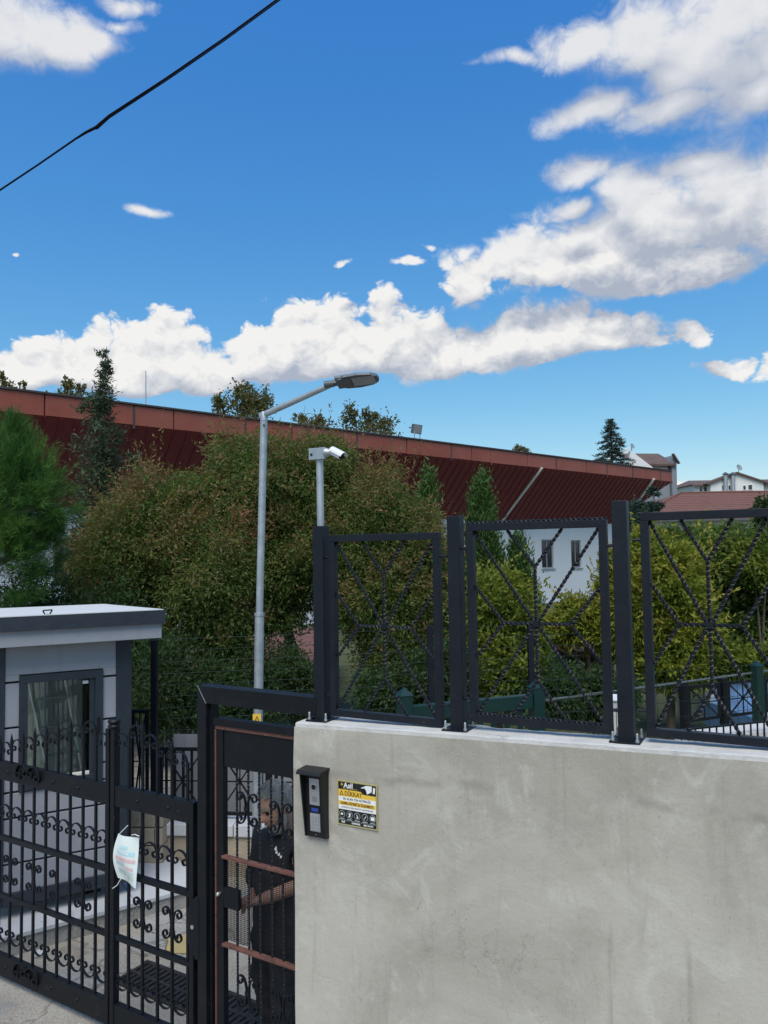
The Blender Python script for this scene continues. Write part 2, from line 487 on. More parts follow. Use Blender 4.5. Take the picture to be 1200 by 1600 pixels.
M['pink'] = mat('faded_red_print', (.72, .40, .42), (.74, .52, .52), 40, .4)
M['printgrey'] = mat('faded_grey_print', (.42, .50, .52), (.60, .66, .62), 25, .4)
M['string'] = mat('white_string', (.75, .75, .74), None, rough=.8)
M['carpaint'] = mat('pale_blue_car_paint', (.16, .30, .55), (.17, .31, .56), 1, .22, .2)
M['rubber'] = mat('tyre_rubber', (.012, .012, .012), (.02, .02, .02), 20, .85)
M['hill'] = mat('distant_hill', (.20, .24, .28), (.24, .27, .30), .004, .95)
M['grass'] = mat('rough_grass', (.045, .065, .02), (.085, .085, .035), 1.5, .95, bump=.6)
M['ember'] = mat('cigarette_paper', (.80, .79, .76), None, rough=.8)
# ------------------------------------------------------------------ mesh building
class MB:
    def __init__(s):
        s.v, s.f = [], []

    def add(s, vs, fs):
        o = len(s.v)
        s.v += [tuple(p) for p in vs]
        s.f += [tuple(i + o for i in f) for f in fs]
        return s

    def box(s, x0, x1, y0, y1, z0, z1):
        vs = [(x, y, z) for x in (x0, x1) for y in (y0, y1) for z in (z0, z1)]
        return s.add(vs, [(0, 1, 3, 2), (4, 6, 7, 5), (0, 4, 5, 1), (2, 3, 7, 6), (0, 2, 6, 4), (1, 5, 7, 3)])

    def bevbox(s, x0, x1, y0, y1, z0, z1, b=.004):
        bm = bmesh.new()
        bmesh.ops.create_cube(bm, size=1)
        for v in bm.verts:
            v.co = Vector(((x0 + x1) / 2 + v.co.x * (x1 - x0), (y0 + y1) / 2 + v.co.y * (y1 - y0), (z0 + z1) / 2 + v.co.z * (z1 - z0)))
        bmesh.ops.bevel(bm, geom=bm.edges[:], offset=b, segments=2, profile=.6, affect='EDGES')
        bm.verts.index_update()
        s.add([v.co for v in bm.verts], [[v.index for v in f.verts] for f in bm.faces])
        bm.free()
        return s

    def bar(s, p0, p1, w, h, up=(0, 0, 1)):
        p0, p1 = Vector(p0), Vector(p1)
        d = (p1 - p0).normalized()
        a = d.cross(Vector(up))
        if a.length < 1e-4:
            a = d.cross(Vector((0, 1, 0)))
        a.normalize()
        b = a.cross(d).normalized()
        vs = []
        for p in (p0, p1):
            for (i, j) in ((-1, -1), (1, -1), (1, 1), (-1, 1)):
                vs.append(p + a * (i * w / 2) + b * (j * h / 2))
        return s.add(vs, [(3, 2, 1, 0), (4, 5, 6, 7), (0, 1, 5, 4), (1, 2, 6, 5), (2, 3, 7, 6), (3, 0, 4, 7)])

    def tube(s, pts, r, n=8, cap=True):
        pts = [Vector(p) for p in pts]
        rs = r if isinstance(r, (list, tuple)) else [r] * len(pts)
        rings = []
        ref = None
        for i, p in enumerate(pts):
            d = (pts[min(i + 1, len(pts) - 1)] - pts[max(i - 1, 0)]).normalized()
            if ref is None:
                ref = d.cross(Vector((0, 0, 1)))
                if ref.length < .01:
                    ref = d.cross(Vector((1, 0, 0)))
            ref = (ref - d * ref.dot(d)).normalized()
            b = d.cross(ref)
            rings.append([p + (ref * math.cos(2 * PI * k / n) + b * math.sin(2 * PI * k / n)) * rs[i] for k in range(n)])
        vs = [q for rg in rings for q in rg]
        fs = []
        for i in range(len(pts) - 1):
            for k in range(n):
                a, b = i * n + k, i * n + (k + 1) % n
                fs.append((a, b, b + n, a + n))
        if cap:
            fs.append(tuple(range(n - 1, -1, -1)))
            fs.append(tuple(range((len(pts) - 1) * n, len(pts) * n)))
        return s.add(vs, fs)

    def ribbon(s, pts, w, th):
        """flat bar bent along a path in the XZ plane; w = depth along Y, th = thickness in the plane"""
        n = len(pts)
        vs, fs = [], []
        for i, (x, z) in enumerate(pts):
            x0, z0 = pts[max(i - 1, 0)]
            x1, z1 = pts[min(i + 1, n - 1)]
            dx, dz = x1 - x0, z1 - z0
            l = math.hypot(dx, dz) or 1
            nx, nz = -dz / l * th / 2, dx / l * th / 2
            vs += [(x + nx, -w / 2, z + nz), (x + nx, w / 2, z + nz), (x - nx, w / 2, z - nz), (x - nx, -w / 2, z - nz)]
        for i in range(n - 1):
            for k in range(4):
                a, b = i * 4 + k, i * 4 + (k + 1) % 4
                fs.append((a, b, b + 4, a + 4))
        fs += [(3, 2, 1, 0), tuple((n - 1) * 4 + k for k in range(4))]
        return s.add(vs, fs)

    def twist(s, p0, p1, a=.0106, pitch=.080, seg=.009):
        p0, p1 = Vector(p0), Vector(p1)
        d = p1 - p0
        L = d.length
        d.normalize()
        u = d.cross(Vector((0, 1, 0)))
        if u.length < .01:
            u = d.cross(Vector((1, 0, 0)))
        u.normalize()
        w = d.cross(u)
        n = max(2, int(L / seg))
        vs, fs = [], []
        for i in range(n + 1):
            p = p0 + d * (L * i / n)
            th = 2 * PI * L * i / n / pitch
            for k in range(4):
                q = th + PI / 2 * k + PI / 4
                vs.append(p + (u * math.cos(q) + w * math.sin(q)) * a * .707)
        for i in range(n):
            for k in range(4):
                A, B = i * 4 + k, i * 4 + (k + 1) % 4
                fs.append((A, B, B + 4, A + 4))
        fs += [(3, 2, 1, 0), tuple(n * 4 + k for k in range(4))]
        return s.add(vs, fs)

    def lathe(s, prof, n=16, c=(0, 0, 0), axis='z'):
        vs, fs = [], []
        for (r, h) in prof:
            for k in range(n):
                a = 2 * PI * k / n
                x, y = r * math.cos(a), r * math.sin(a)
                p = (x, y, h) if axis == 'z' else ((x, h, y) if axis == 'y' else (h, x, y))
                vs.append((p[0] + c[0], p[1] + c[1], p[2] + c[2]))
        m = len(prof)
        for i in range(m - 1):
            for k in range(n):
                a, b = i * n + k, i * n + (k + 1) % n
                fs.append((a, b, b + n, a + n))
        fs += [tuple(range(n - 1, -1, -1)), tuple(range((m - 1) * n, m * n))]
        return s.add(vs, fs)

    def prism(s, poly, y0, y1):
        """polygon in XZ extruded along Y"""
        n = len(poly)
        vs = [(x, y0, z) for x, z in poly] + [(x, y1, z) for x, z in poly]
        fs = [tuple(range(n)), tuple(range(2 * n - 1, n - 1, -1))]
        fs += [(i + n, (i + 1) % n + n, (i + 1) % n, i) for i in range(n)]
        return s.add(vs, fs)

    def xform(s, mtx):
        s.v = [tuple(mtx @ Vector(p)) for p in s.v]
        return s

    def mesh(s, name, m, smooth=False):
        me = bpy.data.meshes.new(name)
        me.from_pydata(s.v, [], s.f)
        bm = bmesh.new()
        bm.from_mesh(me)
        bmesh.ops.recalc_face_normals(bm, faces=bm.faces[:])
        bm.to_mesh(me)
        bm.free()
        if m:
            me.materials.append(m)
        if smooth:
            me.polygons.foreach_set('use_smooth', [True] * len(me.polygons))
            try:
                me.set_sharp_from_angle(angle=math.radians(40))
            except Exception:
                pass
        return me

    def build(s, name, m, parent=None, loc=None, smooth=False, rz=0.0):
        return obj(name, s.mesh(name, m, smooth), parent, loc, rz)


def obj(name, me, parent=None, loc=None, rz=0.0, rot=None, scale=None):
    o = bpy.data.objects.new(name, me)
    COL.objects.link(o)
    if parent is not None:
        o.parent = parent
    if loc is not None:
        o.location = loc
    o.rotation_euler = rot if rot is not None else (0, 0, rz)
    if scale is not None:
        o.scale = scale
    return o


def tag(o, label=None, cat=None, group=None, kind=None):
    if label:
        o['label'] = label
    if cat:
        o['category'] = cat
    if group:
        o['group'] = group
    if kind:
        o['kind'] = kind
    return o


def thing(name, label, cat, loc=(0, 0, 0), rz=0.0, group=None):
    o = bpy.data.objects.new(name, None)
    o.empty_display_size = .1
    COL.objects.link(o)
    o.location = loc
    o.rotation_euler = (0, 0, rz)
    return tag(o, label, cat, group)


class Frame:
    """a vertical plane in the place: local x along it, local y away from the viewer, local z up"""
    def __init__(s, ox, oy, dx, dy, oz=0.0):
        l = math.hypot(dx, dy)
        s.o = Vector((ox, oy, oz))
        s.d = Vector((dx / l, dy / l, 0))
        s.n = Vector((-dy / l, dx / l, 0))
        s.rz = math.atan2(dy, dx)

    def px(s, px, py, n=0.0):
        d = ray(px, py)
        k = (n - (CAM - s.o).dot(s.n)) / d.dot(s.n)
        p = CAM + d * k - s.o
        return Vector((p.dot(s.d), n, p.z))

    def w(s, t, n, z):
        return s.o + s.d * t + s.n * n + Vector((0, 0, z))

    def local(s, p):
        p = Vector(p) - s.o
        return Vector((p.dot(s.d), p.dot(s.n), p.z))

    def root(s, name, label, cat, group=None):
        return thing(name, label, cat, s.o, s.rz, group)


def text_mb(body, size, m, parent, x, y, z, name='lettering', align='LEFT', bold=0.0, ext=.0004, squash=1.0):
    """flat lettering in the local XZ plane facing -Y"""
    cu = bpy.data.curves.new('lettering', 'FONT')
    cu.body = body
    cu.size = size
    cu.align_x = align
    cu.extrude = ext
    cu.offset = bold
    cu.resolution_u = 2
    to = bpy.data.objects.new('lettering', cu)
    COL.objects.link(to)
    bpy.context.view_layer.update()
    me = bpy.data.meshes.new_from_object(to.evaluated_get(bpy.context.evaluated_depsgraph_get()))
    bpy.data.objects.remove(to)
    me.transform(Matrix.Diagonal((squash, 1, 1, 1)))
    me.transform(Matrix.Rotation(PI / 2, 4, 'X'))
    me.materials.clear()
    me.materials.append(m)
    return obj(name, me, parent, (x, y, z))


# ------------------------------------------------------------------ frames of the place
FEN = Frame(at(559, 866, 3.44).x, 3.44, 2225, -1202)           # fence on the wall
_p = FEN.w(FEN.px(500, 866).x, 0, 0)
GAT = Frame(_p.x, _p.y, 1970, -1202)                            # gate and door line
WT = .10                                                        # wall face stands this far before the fence
_c = at(205, 1376, 5.9)
BOO = Frame(_c.x, _c.y, .878, .48)                              # booth front
HAL = Frame(at(0, 866, 20.6).x, 20.6, .743, .669)               # hall eaves

# ------------------------------------------------------------------ ground
def sheet(name, m, pts, z, sub=1):
    n = len(pts)
    mb = MB().add([(x, y, z) for x, y in pts] + [(x, y, -.019) for x, y in pts], [tuple(range(n))] + [(i, (i + 1) % n, (i + 1) % n + n, i + n) for i in range(n)])
    return tag(mb.build(name, m), kind='structure')


gs = MB()
gs.add([(-3000, -3000, -.02), (3000, -3000, -.02), (3000, 6000, -.02), (-3000, 6000, -.02)], [(0, 1, 2, 3)])
tag(gs.build('ground', M['grass']), kind='structure')
# street before the gate, yard behind it
def gpt(t, n):
    p = GAT.w(t, n, 0)
    return (p.x, p.y)
sheet('street', M['street'], [gpt(-14, -9), gpt(9, -9), gpt(9, .03), gpt(-14, .03)], .115)
sheet('yard', M['soil'], [gpt(-14, -.02), gpt(3, -.02), gpt(3, 6.5), gpt(-14, 6.5)], .004)
# ------------------------------------------------------------------ concrete boundary wall
x0 = FEN.px(460, 1250, -WT).x
x1 = 3.6
def top_z(t):
    return FEN.px(460, 1130, -WT).z + (t - x0) * ZS
_a, _b2 = FEN.px(460, 1130, -WT), FEN.px(1198, 1184, -WT)
ZS = (_b2.z - _a.z) / (_b2.x - _a.x)
wall = FEN.root('boundary_wall', 'tall grey cement rendered wall with a white top, carrying the black fence', 'wall')
n = 60
mb = MB()
vs, fs = [], []
def wob(x, z, k):
    return .004 * math.sin(x * 5.1 + k) + .003 * math.sin(z * 7.3 + x * 2.2 + k)
zl = [0, .3, .7, 1.1, 1.5, 1.75]
cols = [x0 + (x1 - x0) * i / n for i in range(n + 1)]
for side, yy in ((0, -WT), (1, WT)):
    for x in cols:
        for z in zl:
            vs.append((x, yy + wob(x, z, side * 3) * (1 if 0 < z else 0), z))
        vs.append((x, yy + .004 * (1 if side == 0 else -1), top_z(x) - .016))
k = len(zl) + 1
N1 = (n + 1) * k
for i in range(n):
    for j in range(k - 1):
        a = i * k + j
        fs.append((a, a + k, a + k + 1, a + 1))
        fs.append((N1 + a, N1 + a + 1, N1 + a + k + 1, N1 + a + k))
    a = i * k + k - 1
    fs.append((a, a + k, N1 + a + k, N1 + a))
for e in (0, n):
    for j in range(k - 1):
        a = e * k + j
        fs.append((a, a + 1, N1 + a + 1, N1 + a))
mb.add(vs, fs).build('wall_body', M['render'], wall, smooth=True)
# white mortar bed along the top, broken along its edges
mb = MB()
vs, fs = [], []
nn = 110
for i in range(nn + 1):
    x = x0 + .004 + (x1 - x0 - .004) * i / nn
    f = -WT + .004 + random.random() * .006
    bk = WT - random.random() * .012 - (.03 if x > FEN.px(757, 1140).x else 0) * (1 if x < FEN.px(757, 1140).x + 1 else 0)
    zt = top_z(x) + random.random() * .002
    vs += [(x, f, top_z(x) - .030), (x, f + .002, zt - .003), (x, f + .012, zt), (x, bk - .012, zt + .003), (x, bk, zt - .004), (x, bk, top_z(x) - .030)]
for i in range(nn):
    for j in range(5):
        a = i * 6 + j
        fs.append((a, a + 6, a + 7, a + 1))
fs += [tuple(range(6)), tuple(nn * 6 + j for j in range(5, -1, -1))]
mb.add(vs, fs).build('coping', M['coping'], wall)

# ------------------------------------------------------------------ fence on the wall
fence = FEN.root('metal_fence', 'dark steel fence of square posts and twisted bar panels on the rendered wall', 'fence')
PA = .055
posts = [(490, 512, 822, 1122), (703, 730, 806, 1141), (965, 998, 782, 1160)]
pxs = []
for (a, b, yt, yb) in posts:
    p = FEN.px(a + 1, yb, -PA / 2)
    pt = FEN.px(a + 2, yt, -PA / 2)
    pxs.append(p.x)
    zb = top_z(p.x) - .004
    bb = MB().bevbox(p.x, p.x + PA, -PA / 2, PA / 2, zb + .008, pt.z, .003)
    po = bb.build('post', M['anth'], fence)
    MB().bevbox(p.x - .028, p.x + PA + .028, -PA / 2 - .03, PA / 2 + .03, zb, zb + .012, .002).build('base_plate', M['black'], po)
    for sx in (-.016, PA + .016):
        for sy in (-.042, .042):
            MB().lathe([(.007, 0), (.007, .008), (.0045, .008), (.0045, .030), (.002, .033)], 8, (p.x + sx, sy, zb + .012)).build('bolt', M['galv'], po)
panels = [((513, 838), (690, 830), (522, 1113), (690, 1129)), ((729, 819), (951, 811), (737, 1119), (955, 1142)), ((1000, 801), (1217, 794), (1012, 1141), (1225, 1165))]
FT, FD = .030, .034
for pi, (tl, tr, bl, br) in enumerate(panels):
    a, b, c, d = (FEN.px(*q) for q in (tl, tr, bl, br))
    xl, xr = (a.x + c.x) / 2, (b.x + d.x) / 2
    zt, zb = (a.z + b.z) / 2, (c.z + d.z) / 2 - .014
    pan = thing('panel', None, None)
    pan.parent = fence
    tl_ = lambda *A: MB().bevbox(*A, .002)
    tl_(xl, xr, -FD / 2, FD / 2, zt - FT, zt).build('frame_rail', M['anth'], pan)
    tl_(xl, xr, -FD / 2, FD / 2, zb, zb + FT).build('frame_rail', M['anth'], pan)
    tl_(xl, xl + FT, -FD / 2 + .001, FD / 2 - .001, zb + FT, zt - FT).build('frame_stile', M['anth'], pan)
    tl_(xr - FT, xr, -FD / 2 + .001, FD / 2 - .001, zb + FT, zt - FT).build('frame_stile', M['anth'], pan)
    il, ir, ib, it = xl + FT, xr - FT, zb + FT, zt - FT
    cx, cz = (il + ir) / 2, (ib + it) / 2
    hw, hh = (ir - il) / 2, (it - ib) / 2
    segs = []
    for sx in (-1, 1):
        for sz in (-1, 1):
            segs.append(((cx + sx * hw, cz + sz * hh), (cx + sx * .012, cz + sz * .012)))
    for sz in (-1, 1):
        yk = cz + sz * hh * .60
        segs.append(((cx, cz + sz * .008), (cx, yk)))
        for sx in (-1, 1):
            segs.append(((cx, yk), (cx + sx * hw * .44, cz + sz * hh)))
    for sx in (-1, 1):
        xk = cx + sx * hw * .53
        segs.append(((cx + sx * .008, cz), (xk, cz)))
        for sz in (-1, 1):
            segs.append(((xk, cz), (cx + sx * hw, cz + sz * hh * .39)))
    for (p, q) in segs:
        MB().twist((p[0], 0, p[1]), (q[0], 0, q[1])).build('twisted_bar', M['twist'], pan)
    MB().box(cx - .012, cx + .012, -.008, .008, cz - .012, cz + .012).build('centre_boss', M['anth'], pan)
    if pi == 1:
        for zz in (zt + .004, zb + FT + .004):
            MB().twist((xl, -.006, zz), (xr, -.006, zz), .009).build('twisted_bar', M['twist'], pan)
    for zz in (zb + .09, zt - .10):
        for (xa, xb) in ((xl - .03, xl), (xr, xr + .035)):
            MB().tube([(xa, -.006, zz), (xb, -.006, zz)], .0065, 8).build('hinge_pin', M['anth'], pan)

xn = FEN.px(1221, 980).x + .02
MB().bevbox(xn, xn + PA, -PA / 2, PA / 2, top_z(xn) - .004, FEN.px(1250, 762).z, .003).build('post', M['anth'], fence)

# camera on its own pipe rising out of the end post
pp = FEN.px(500, 822)
cam_t = FEN.root('security_camera', 'white bullet camera on a galvanised pipe rising from the end fence post', 'security camera')
zt = FEN.px(499, 702).z
px_ = pxs[0] + PA * .5
MB().tube([(px_, 0, pp.z - .02), (px_ - .002, 0, zt)], .0165, 14).build('pipe', M['galv'], cam_t, smooth=True)
MB().bevbox(px_ - .045, px_ + .045, -.026, -.018, zt - .05, zt + .004, .002).build('mounting_plate', M['galv'], cam_t)
MB().lathe([(.007, -.0275), (.007, -.0262)], 10, (px_ - .030, 0, zt - .026), 'y').build('plate_hole', M['lensblack'], cam_t)
MB().lathe([(.021, .0), (.021, .012), (.015, .020), (.013, .040)], 14, (px_ + .044, -.022, zt - .022), 'x').build('swivel_mount', M['galv'], cam_t, smooth=True)
# bullet body pointing right, down and towards the viewer
cb = thing('camera_body', None, None)
cb.parent = cam_t
cb.location = (px_ + .085, -.028, zt - .020)
cb.scale = (.78, .78, .78)
cb.rotation_euler = Vector((.86, -.16, -.42)).to_track_quat('X', 'Z').to_euler()
MB().lathe([(.004, -.012), (.017, -.010), (.021, 0), (.0225, .055), (.0225, .074), (.020, .078)], 18, (0, 0, 0), 'x').build('housing', M['white'], cb, smooth=True)
MB().lathe([(.0195, .0782), (.0195, .0795)], 18, (0, 0, 0), 'x').build('lens_glass', M['lensblack'], cb)
hv = []
for i in range(9):
    an = PI * (i / 8)
    hv.append((math.cos(an) * .027, math.sin(an) * .026 + .002))
mb = MB()
vs = []
for X in (-.004, .098):
    for sc in (1, 1.07):
        vs += [(X, y * sc, z * sc) for y, z in hv]
fs = []
for i in range(8):
    fs += [(i, i + 1, i + 19, i + 18), (i + 9, i + 27, i + 28, i + 10), (i, i + 9, i + 10, i + 1), (i + 18, i + 19, i + 28, i + 27)]
fs += [(0, 18, 27, 9), (8, 17, 35, 26)]
mb.add(vs, fs).build('sun_hood', M['white'], cb, smooth=True)

# ------------------------------------------------------------------ entry phone
E = FEN.px(492, 1260, -WT)
ip = FEN.root('intercom', 'black hooded entry phone with steel keypad fixed to the rendered wall', 'intercom')
tl, bl, tr, br = FEN.px(470, 1204, -WT - .05), FEN.px(477, 1306, -WT - .03), FEN.px(512, 1207, -WT), FEN.px(513, 1313, -WT)
zt, zb = FEN.px(490, 1202, -WT - .02).z, FEN.px(490, 1308, -WT - .02).z
xl, xr = FEN.px(476, 1260, -WT - .03).x, FEN.px(505, 1260, -WT - .03).x + .012
y0 = -WT
# wedge shaped side walls: deeper at the top, the face plate set back
poly = [(0, zb), (-.030, zb + .004), (-.068, zt - .02), (-.068, zt), (0, zt)]
mb = MB()
def yzprism(mb, poly, xa, xb):
    n = len(poly)
    vs = [(xa, y0 + y, z) for y, z in poly] + [(xb, y0 + y, z) for y, z in poly]
    fs = [tuple(range(n)), tuple(range(2 * n - 1, n - 1, -1))] + [(i + n, (i + 1) % n + n, (i + 1) % n, i) for i in range(n)]
    return mb.add(vs, fs)
yzprism(mb, poly, xl, xl + .006)
yzprism(mb, poly, xr - .006, xr)
yzprism(mb, [(0, zb), (-.024, zb + .003), (-.034, zt - .02), (-.034, zt), (0, zt)], xl + .006, xr - .006)
mb.build('housing', M['darkplastic'], ip)
yzprism(MB(), [(0, zt), (-.076, zt - .004), (-.084, zt - .010), (-.084, zt - .006), (-.074, zt + .006), (0, zt + .010)], xl - .008, xr + .006).build('rain_hood', M['darkplastic'], ip)
xm = (xl + xr) / 2
hgt = zt - zb
def yface(z):
    return y0 - .024 - .010 * (z - zb) / hgt
def plate(name, xa, xb, za, zc, m, th=.004, parent=ip):
    vs = [(xa, yface(za), za), (xb, yface(za), za), (xb, yface(zc), zc), (xa, yface(zc), zc)]
    vs += [(x, y - th, z) for x, y, z in vs]
    return MB().add(vs, [(0, 1, 2, 3), (7, 6, 5, 4), (0, 4, 5, 1), (1, 5, 6, 2), (2, 6, 7, 3), (3, 7, 4, 0)]).build(name, m, parent)
pw = (xr - xl) * .235
plate('speaker_plate', xm - pw, xm + pw, zb + hgt * .49, zb + hgt * .88, M['steelplate'])
zz = zb + hgt * .76
MB().lathe([(.0145, -.0052), (.0145, -.0075), (.0115, -.0085)], 20, (xm, yface(zz), zz), 'y').build('camera_ring', M['alu'], ip, smooth=True)
MB().lathe([(.0112, -.0084), (.0112, -.0092), (.005, -.0105)], 18, (xm, yface(zz), zz), 'y').build('camera_lens', M['lensblack'], ip, smooth=True)
for k in range(5):
    za = zb + hgt * (.545 + .016 * k)
    plate('speaker_slot', xm - pw * .45, xm + pw * .45, za, za + .0012, M['lensblack'], .0044)
plate('display', xm - pw * .95, xm + pw * .95, zb + hgt * .385, zb + hgt * .455, M['lensblack'], .0035)
plate('display_panel', xm - pw * .65, xm + pw * .65, zb + hgt * .395, zb + hgt * .445, M['bluelcd'], .0042)
plate('keypad_plate', xm - pw, xm + pw, zb + hgt * .10, zb + hgt * .365, M['steelplate'])
for r_ in range(5):
    for c_ in range(3):
        za = zb + hgt * (.118 + .047 * r_)
        xa = xm - pw * .78 + c_ * pw * .56
        plate('key', xa, xa + pw * .42, za, za + hgt * .034, M['alu'], .0068)
plate('screw', xm - .002, xm + .002, zb + hgt * .045, zb + hgt * .057, M['alu'], .001)

# ------------------------------------------------------------------ camera warning sign
a, b = FEN.px(527.5, 1217, -WT - .004), FEN.px(590.5, 1297, -WT - .004)
c = FEN.px(527.5, 1288, -WT - .004)
d = FEN.px(590.5, 1227.5, -WT - .004)
sw, sh = (b.x - a.x), (a.z - c.z + d.z - b.z) / 2
sg = thing('warning_sign', 'square black, yellow and white camera notice beside the entry phone', 'sign', FEN.w(a.x, -WT - .005, (c.z + b.z) / 2), FEN.rz)
def srect(u0, u1, v0, v1, y, m, name='print'):
    return MB().box(u0 * sw, u1 * sw, -y - .0003, -y, v0 * sh, v1 * sh).build(name, m, sg)
MB().box(0, sw, -.002, .002, 0, sh).build('plate', M['gilt'], sg)
srect(.025, .975, .03, .97, .0022, M['signblack'], 'black_field')
srect(.03, .97, .645, .80, .0026, M['yellow'], 'yellow_band')
MB().prism([(.60 * sw, .80 * sh), (.66 * sw, .745 * sh), (.97 * sw, .745 * sh), (.97 * sw, .80 * sh)], -.0033, -.0030).build('black_corner', M['signblack'], sg)
srect(.03, .97, .355, .645, .0026, M['signwhite'], 'white_band')
srect(.04, .96, .455, .545, .0030, M['yellow'], 'yellow_strip')
MB().prism([(.10 * sw, .845 * sh), (.13 * sw, .90 * sh), (.085 * sw, .895 * sh), (.125 * sw, .965 * sh), (.115 * sw, .92 * sh), (.155 * sw, .925 * sh)], -.0030, -.0026).build('lightning_mark', M['yellow'], sg)
text_mb('Asil', .165 * sh, M['signwhite'], sg, .165 * sw, -.0030, .845 * sh, bold=.0006)
srect(.14, .52, .822, .832, .0026, M['gilt'], 'gilt_line')
MB().prism([(.055 * sw, .665 * sh), (.165 * sw, .665 * sh), (.11 * sw, .785 * sh)], -.0034, -.0030).build('warning_triangle', M['brown'], sg)
MB().prism([(.078 * sw, .677 * sh), (.142 * sw, .677 * sh), (.11 * sw, .75 * sh)], -.0037, -.0034).build('warning_triangle', M['yellow'], sg)
text_mb('!', .06 * sh, M['brown'], sg, .104 * sw, -.0039, .683 * sh)
text_mb('DİKKAT', .135 * sh, M['brown'], sg, .185 * sw, -.0030, .672 * sh, bold=.0004, squash=.92)
text_mb('BU ALAN 7/24 GÜVENLİK', .072 * sh, M['signblack'], sg, .5 * sw, -.0030, .575 * sh, align='CENTER', bold=.0002, squash=.88)
text_mb('KAMERA SİSTEMİ İLE İZLENMEKTE', .078 * sh, M['brown'], sg, .5 * sw, -.0034, .473 * sh, align='CENTER', bold=.0004, squash=.70)
text_mb('GÜVENLİK VE ÖZEL MÜLKİYET KAPSAMINDADIR', .048 * sh, M['signblack'], sg, .5 * sw, -.0030, .390 * sh, align='CENTER', squash=.78)
for i in range(5):
    uc = (.115 + .193 * i) * sw
    vc = .245 * sh
    mb = MB().lathe([(.075 * sw, -.0030), (.075 * sw, -.0026)], 20, (uc, 0, vc), 'y')
    mb.build('icon_ring', M['printgrey'], sg)
    MB().lathe([(.068 * sw, -.0034), (.068 * sw, -.0030)], 20, (uc, 0, vc), 'y').build('icon_field', M['signblack'], sg)
    shp = [[(-.04, -.02), (-.01, .04), (.04, .0), (.02, -.02), (-.02, -.01)], [(-.03, -.05), (.0, .0), (-.03, .02), (.02, .05), (.03, .01), (.01, -.05)],
           [(-.02, .05), (.02, .0), (.03, -.04), (-.02, -.05), (.0, -.01)], [(-.03, -.04), (.03, .04), (.035, .02), (-.02, -.045)], [(-.045, -.04), (.045, -.04), (.045, .03), (.01, .045), (-.045, .03)]][i]
    MB().prism([(uc + p * sw, vc + q * sh) for p, q in shp], -.0038, -.0034).build('pictogram', M['signwhite'], sg)
    srect((.115 + .193 * i) - .065, (.115 + .193 * i) + .065, .135, .147, .0026, M['printgrey'], 'caption')
srect(.04, .96, .112, .116, .0026, M['printgrey'], 'rule')
text_mb('Asil', .062 * sh, M['signwhite'], sg, .10 * sw, -.0030, .058 * sh, bold=.0003)
text_mb('GÜVENLİK', .046 * sh, M['signwhite'], sg, .36 * sw, -.0030, .056 * sh, bold=.0003)
text_mb('0552 140 2770', .046 * sh, M['signwhite'], sg, .66 * sw, -.0030, .056 * sh, bold=.0003, squash=.88)
# printed camera picture, top right
MB().prism([(.60 * sw, .89 * sh), (.74 * sw, .955 * sh), (.88 * sw, .955 * sh), (.87 * sw, .83 * sh), (.76 * sw, .765 * sh), (.73 * sw, .86 * sh)], -.0042, -.0036).build('camera_print', M['signwhite'], sg)
MB().lathe([(.052 * sw, -.0048), (.052 * sw, -.0042)], 16, (.675 * sw, 0, .84 * sh), 'y').build('camera_print_lens', M['lensblack'], sg)
MB().prism([(.90 * sw, .80 * sh), (.95 * sw, .80 * sh), (.96 * sw, .93 * sh), (.91 * sw, .93 * sh)], -.0042, -.0036).build('camera_print_foot', M['signwhite'], sg)
# ------------------------------------------------------------------ wrought iron gate
def arch_pts(r, curl=.40, k=1.0):
    """C-scroll: half circle of radius r whose two ends curl inwards"""
    pts = []
    q = r * curl
    n = 10
    left = []
    for i in range(15):
        t = i / 14
        a = PI + t * PI * 1.75
        rr = q * (1 - .62 * t)
        left.append((-(r - q) + rr * math.cos(a) , rr * math.sin(a) * k))
    top = [(-r * math.cos(PI * i / n), r * math.sin(PI * i / n) * k) for i in range(n + 1)]
    pts = left[::-1][:-1] + top + [(-x, z) for x, z in left][1:]
    return pts


def gx(px, y):
    return GAT.px(px, y).x


BW = .013                                   # bar thickness
tL = gx(168.5, 1300)
tS = gx(176.5, 1300)
tR = gx(306, 1300)
spL = (gx(150, 1300) - gx(17, 1190)) / 7.0
R0, R1 = GAT.px(0, 1186).z, GAT.px(170, 1226).z
def zpx(x, y):
    return GAT.px(x, y).z
Z_TOP = (zpx(0, 1186.5) + zpx(168, 1225.5)) / 2
Z_TB = (zpx(0, 1215.5) + zpx(168, 1255.5)) / 2
Z_M1 = (zpx(0, 1305) + zpx(165, 1357.5)) / 2
Z_M2 = (zpx(0, 1396) + zpx(165, 1458)) / 2
Z_BT = (zpx(0, 1486.5) + zpx(165, 1562)) / 2
Z_BB = (zpx(0, 1521) + zpx(168, 1597)) / 2
Z_A2 = (zpx(18, 1259) + zpx(150, 1295)) / 2          # row of arches below the top rail
Z_U = (zpx(10, 1455) + zpx(150, 1519)) / 2            # inverted arches above the bottom rail
Z_S = (zpx(17, 1361) + zpx(53, 1371)) / 2
ARW = spL * .46
me_arch = MB().ribbon(arch_pts(ARW), .012, .0055).mesh('scroll_arch', M['black'])
def c_pts(a, b, q):
    """long C-scroll: shallow bow with round curls at both ends"""
    left = []
    for i in range(15):
        t = i / 14
        an = PI + t * PI * 1.8
        rr = q * (1 - .6 * t)
        left.append((-(a - q) + rr * math.cos(an), rr * math.sin(an)))
    top = [(-a * math.cos(PI * i / 14), b * math.sin(PI * i / 14) ** .8) for i in range(15)]
    return left[::-1][:-1] + top + [(-x, z) for x, z in left][1:]


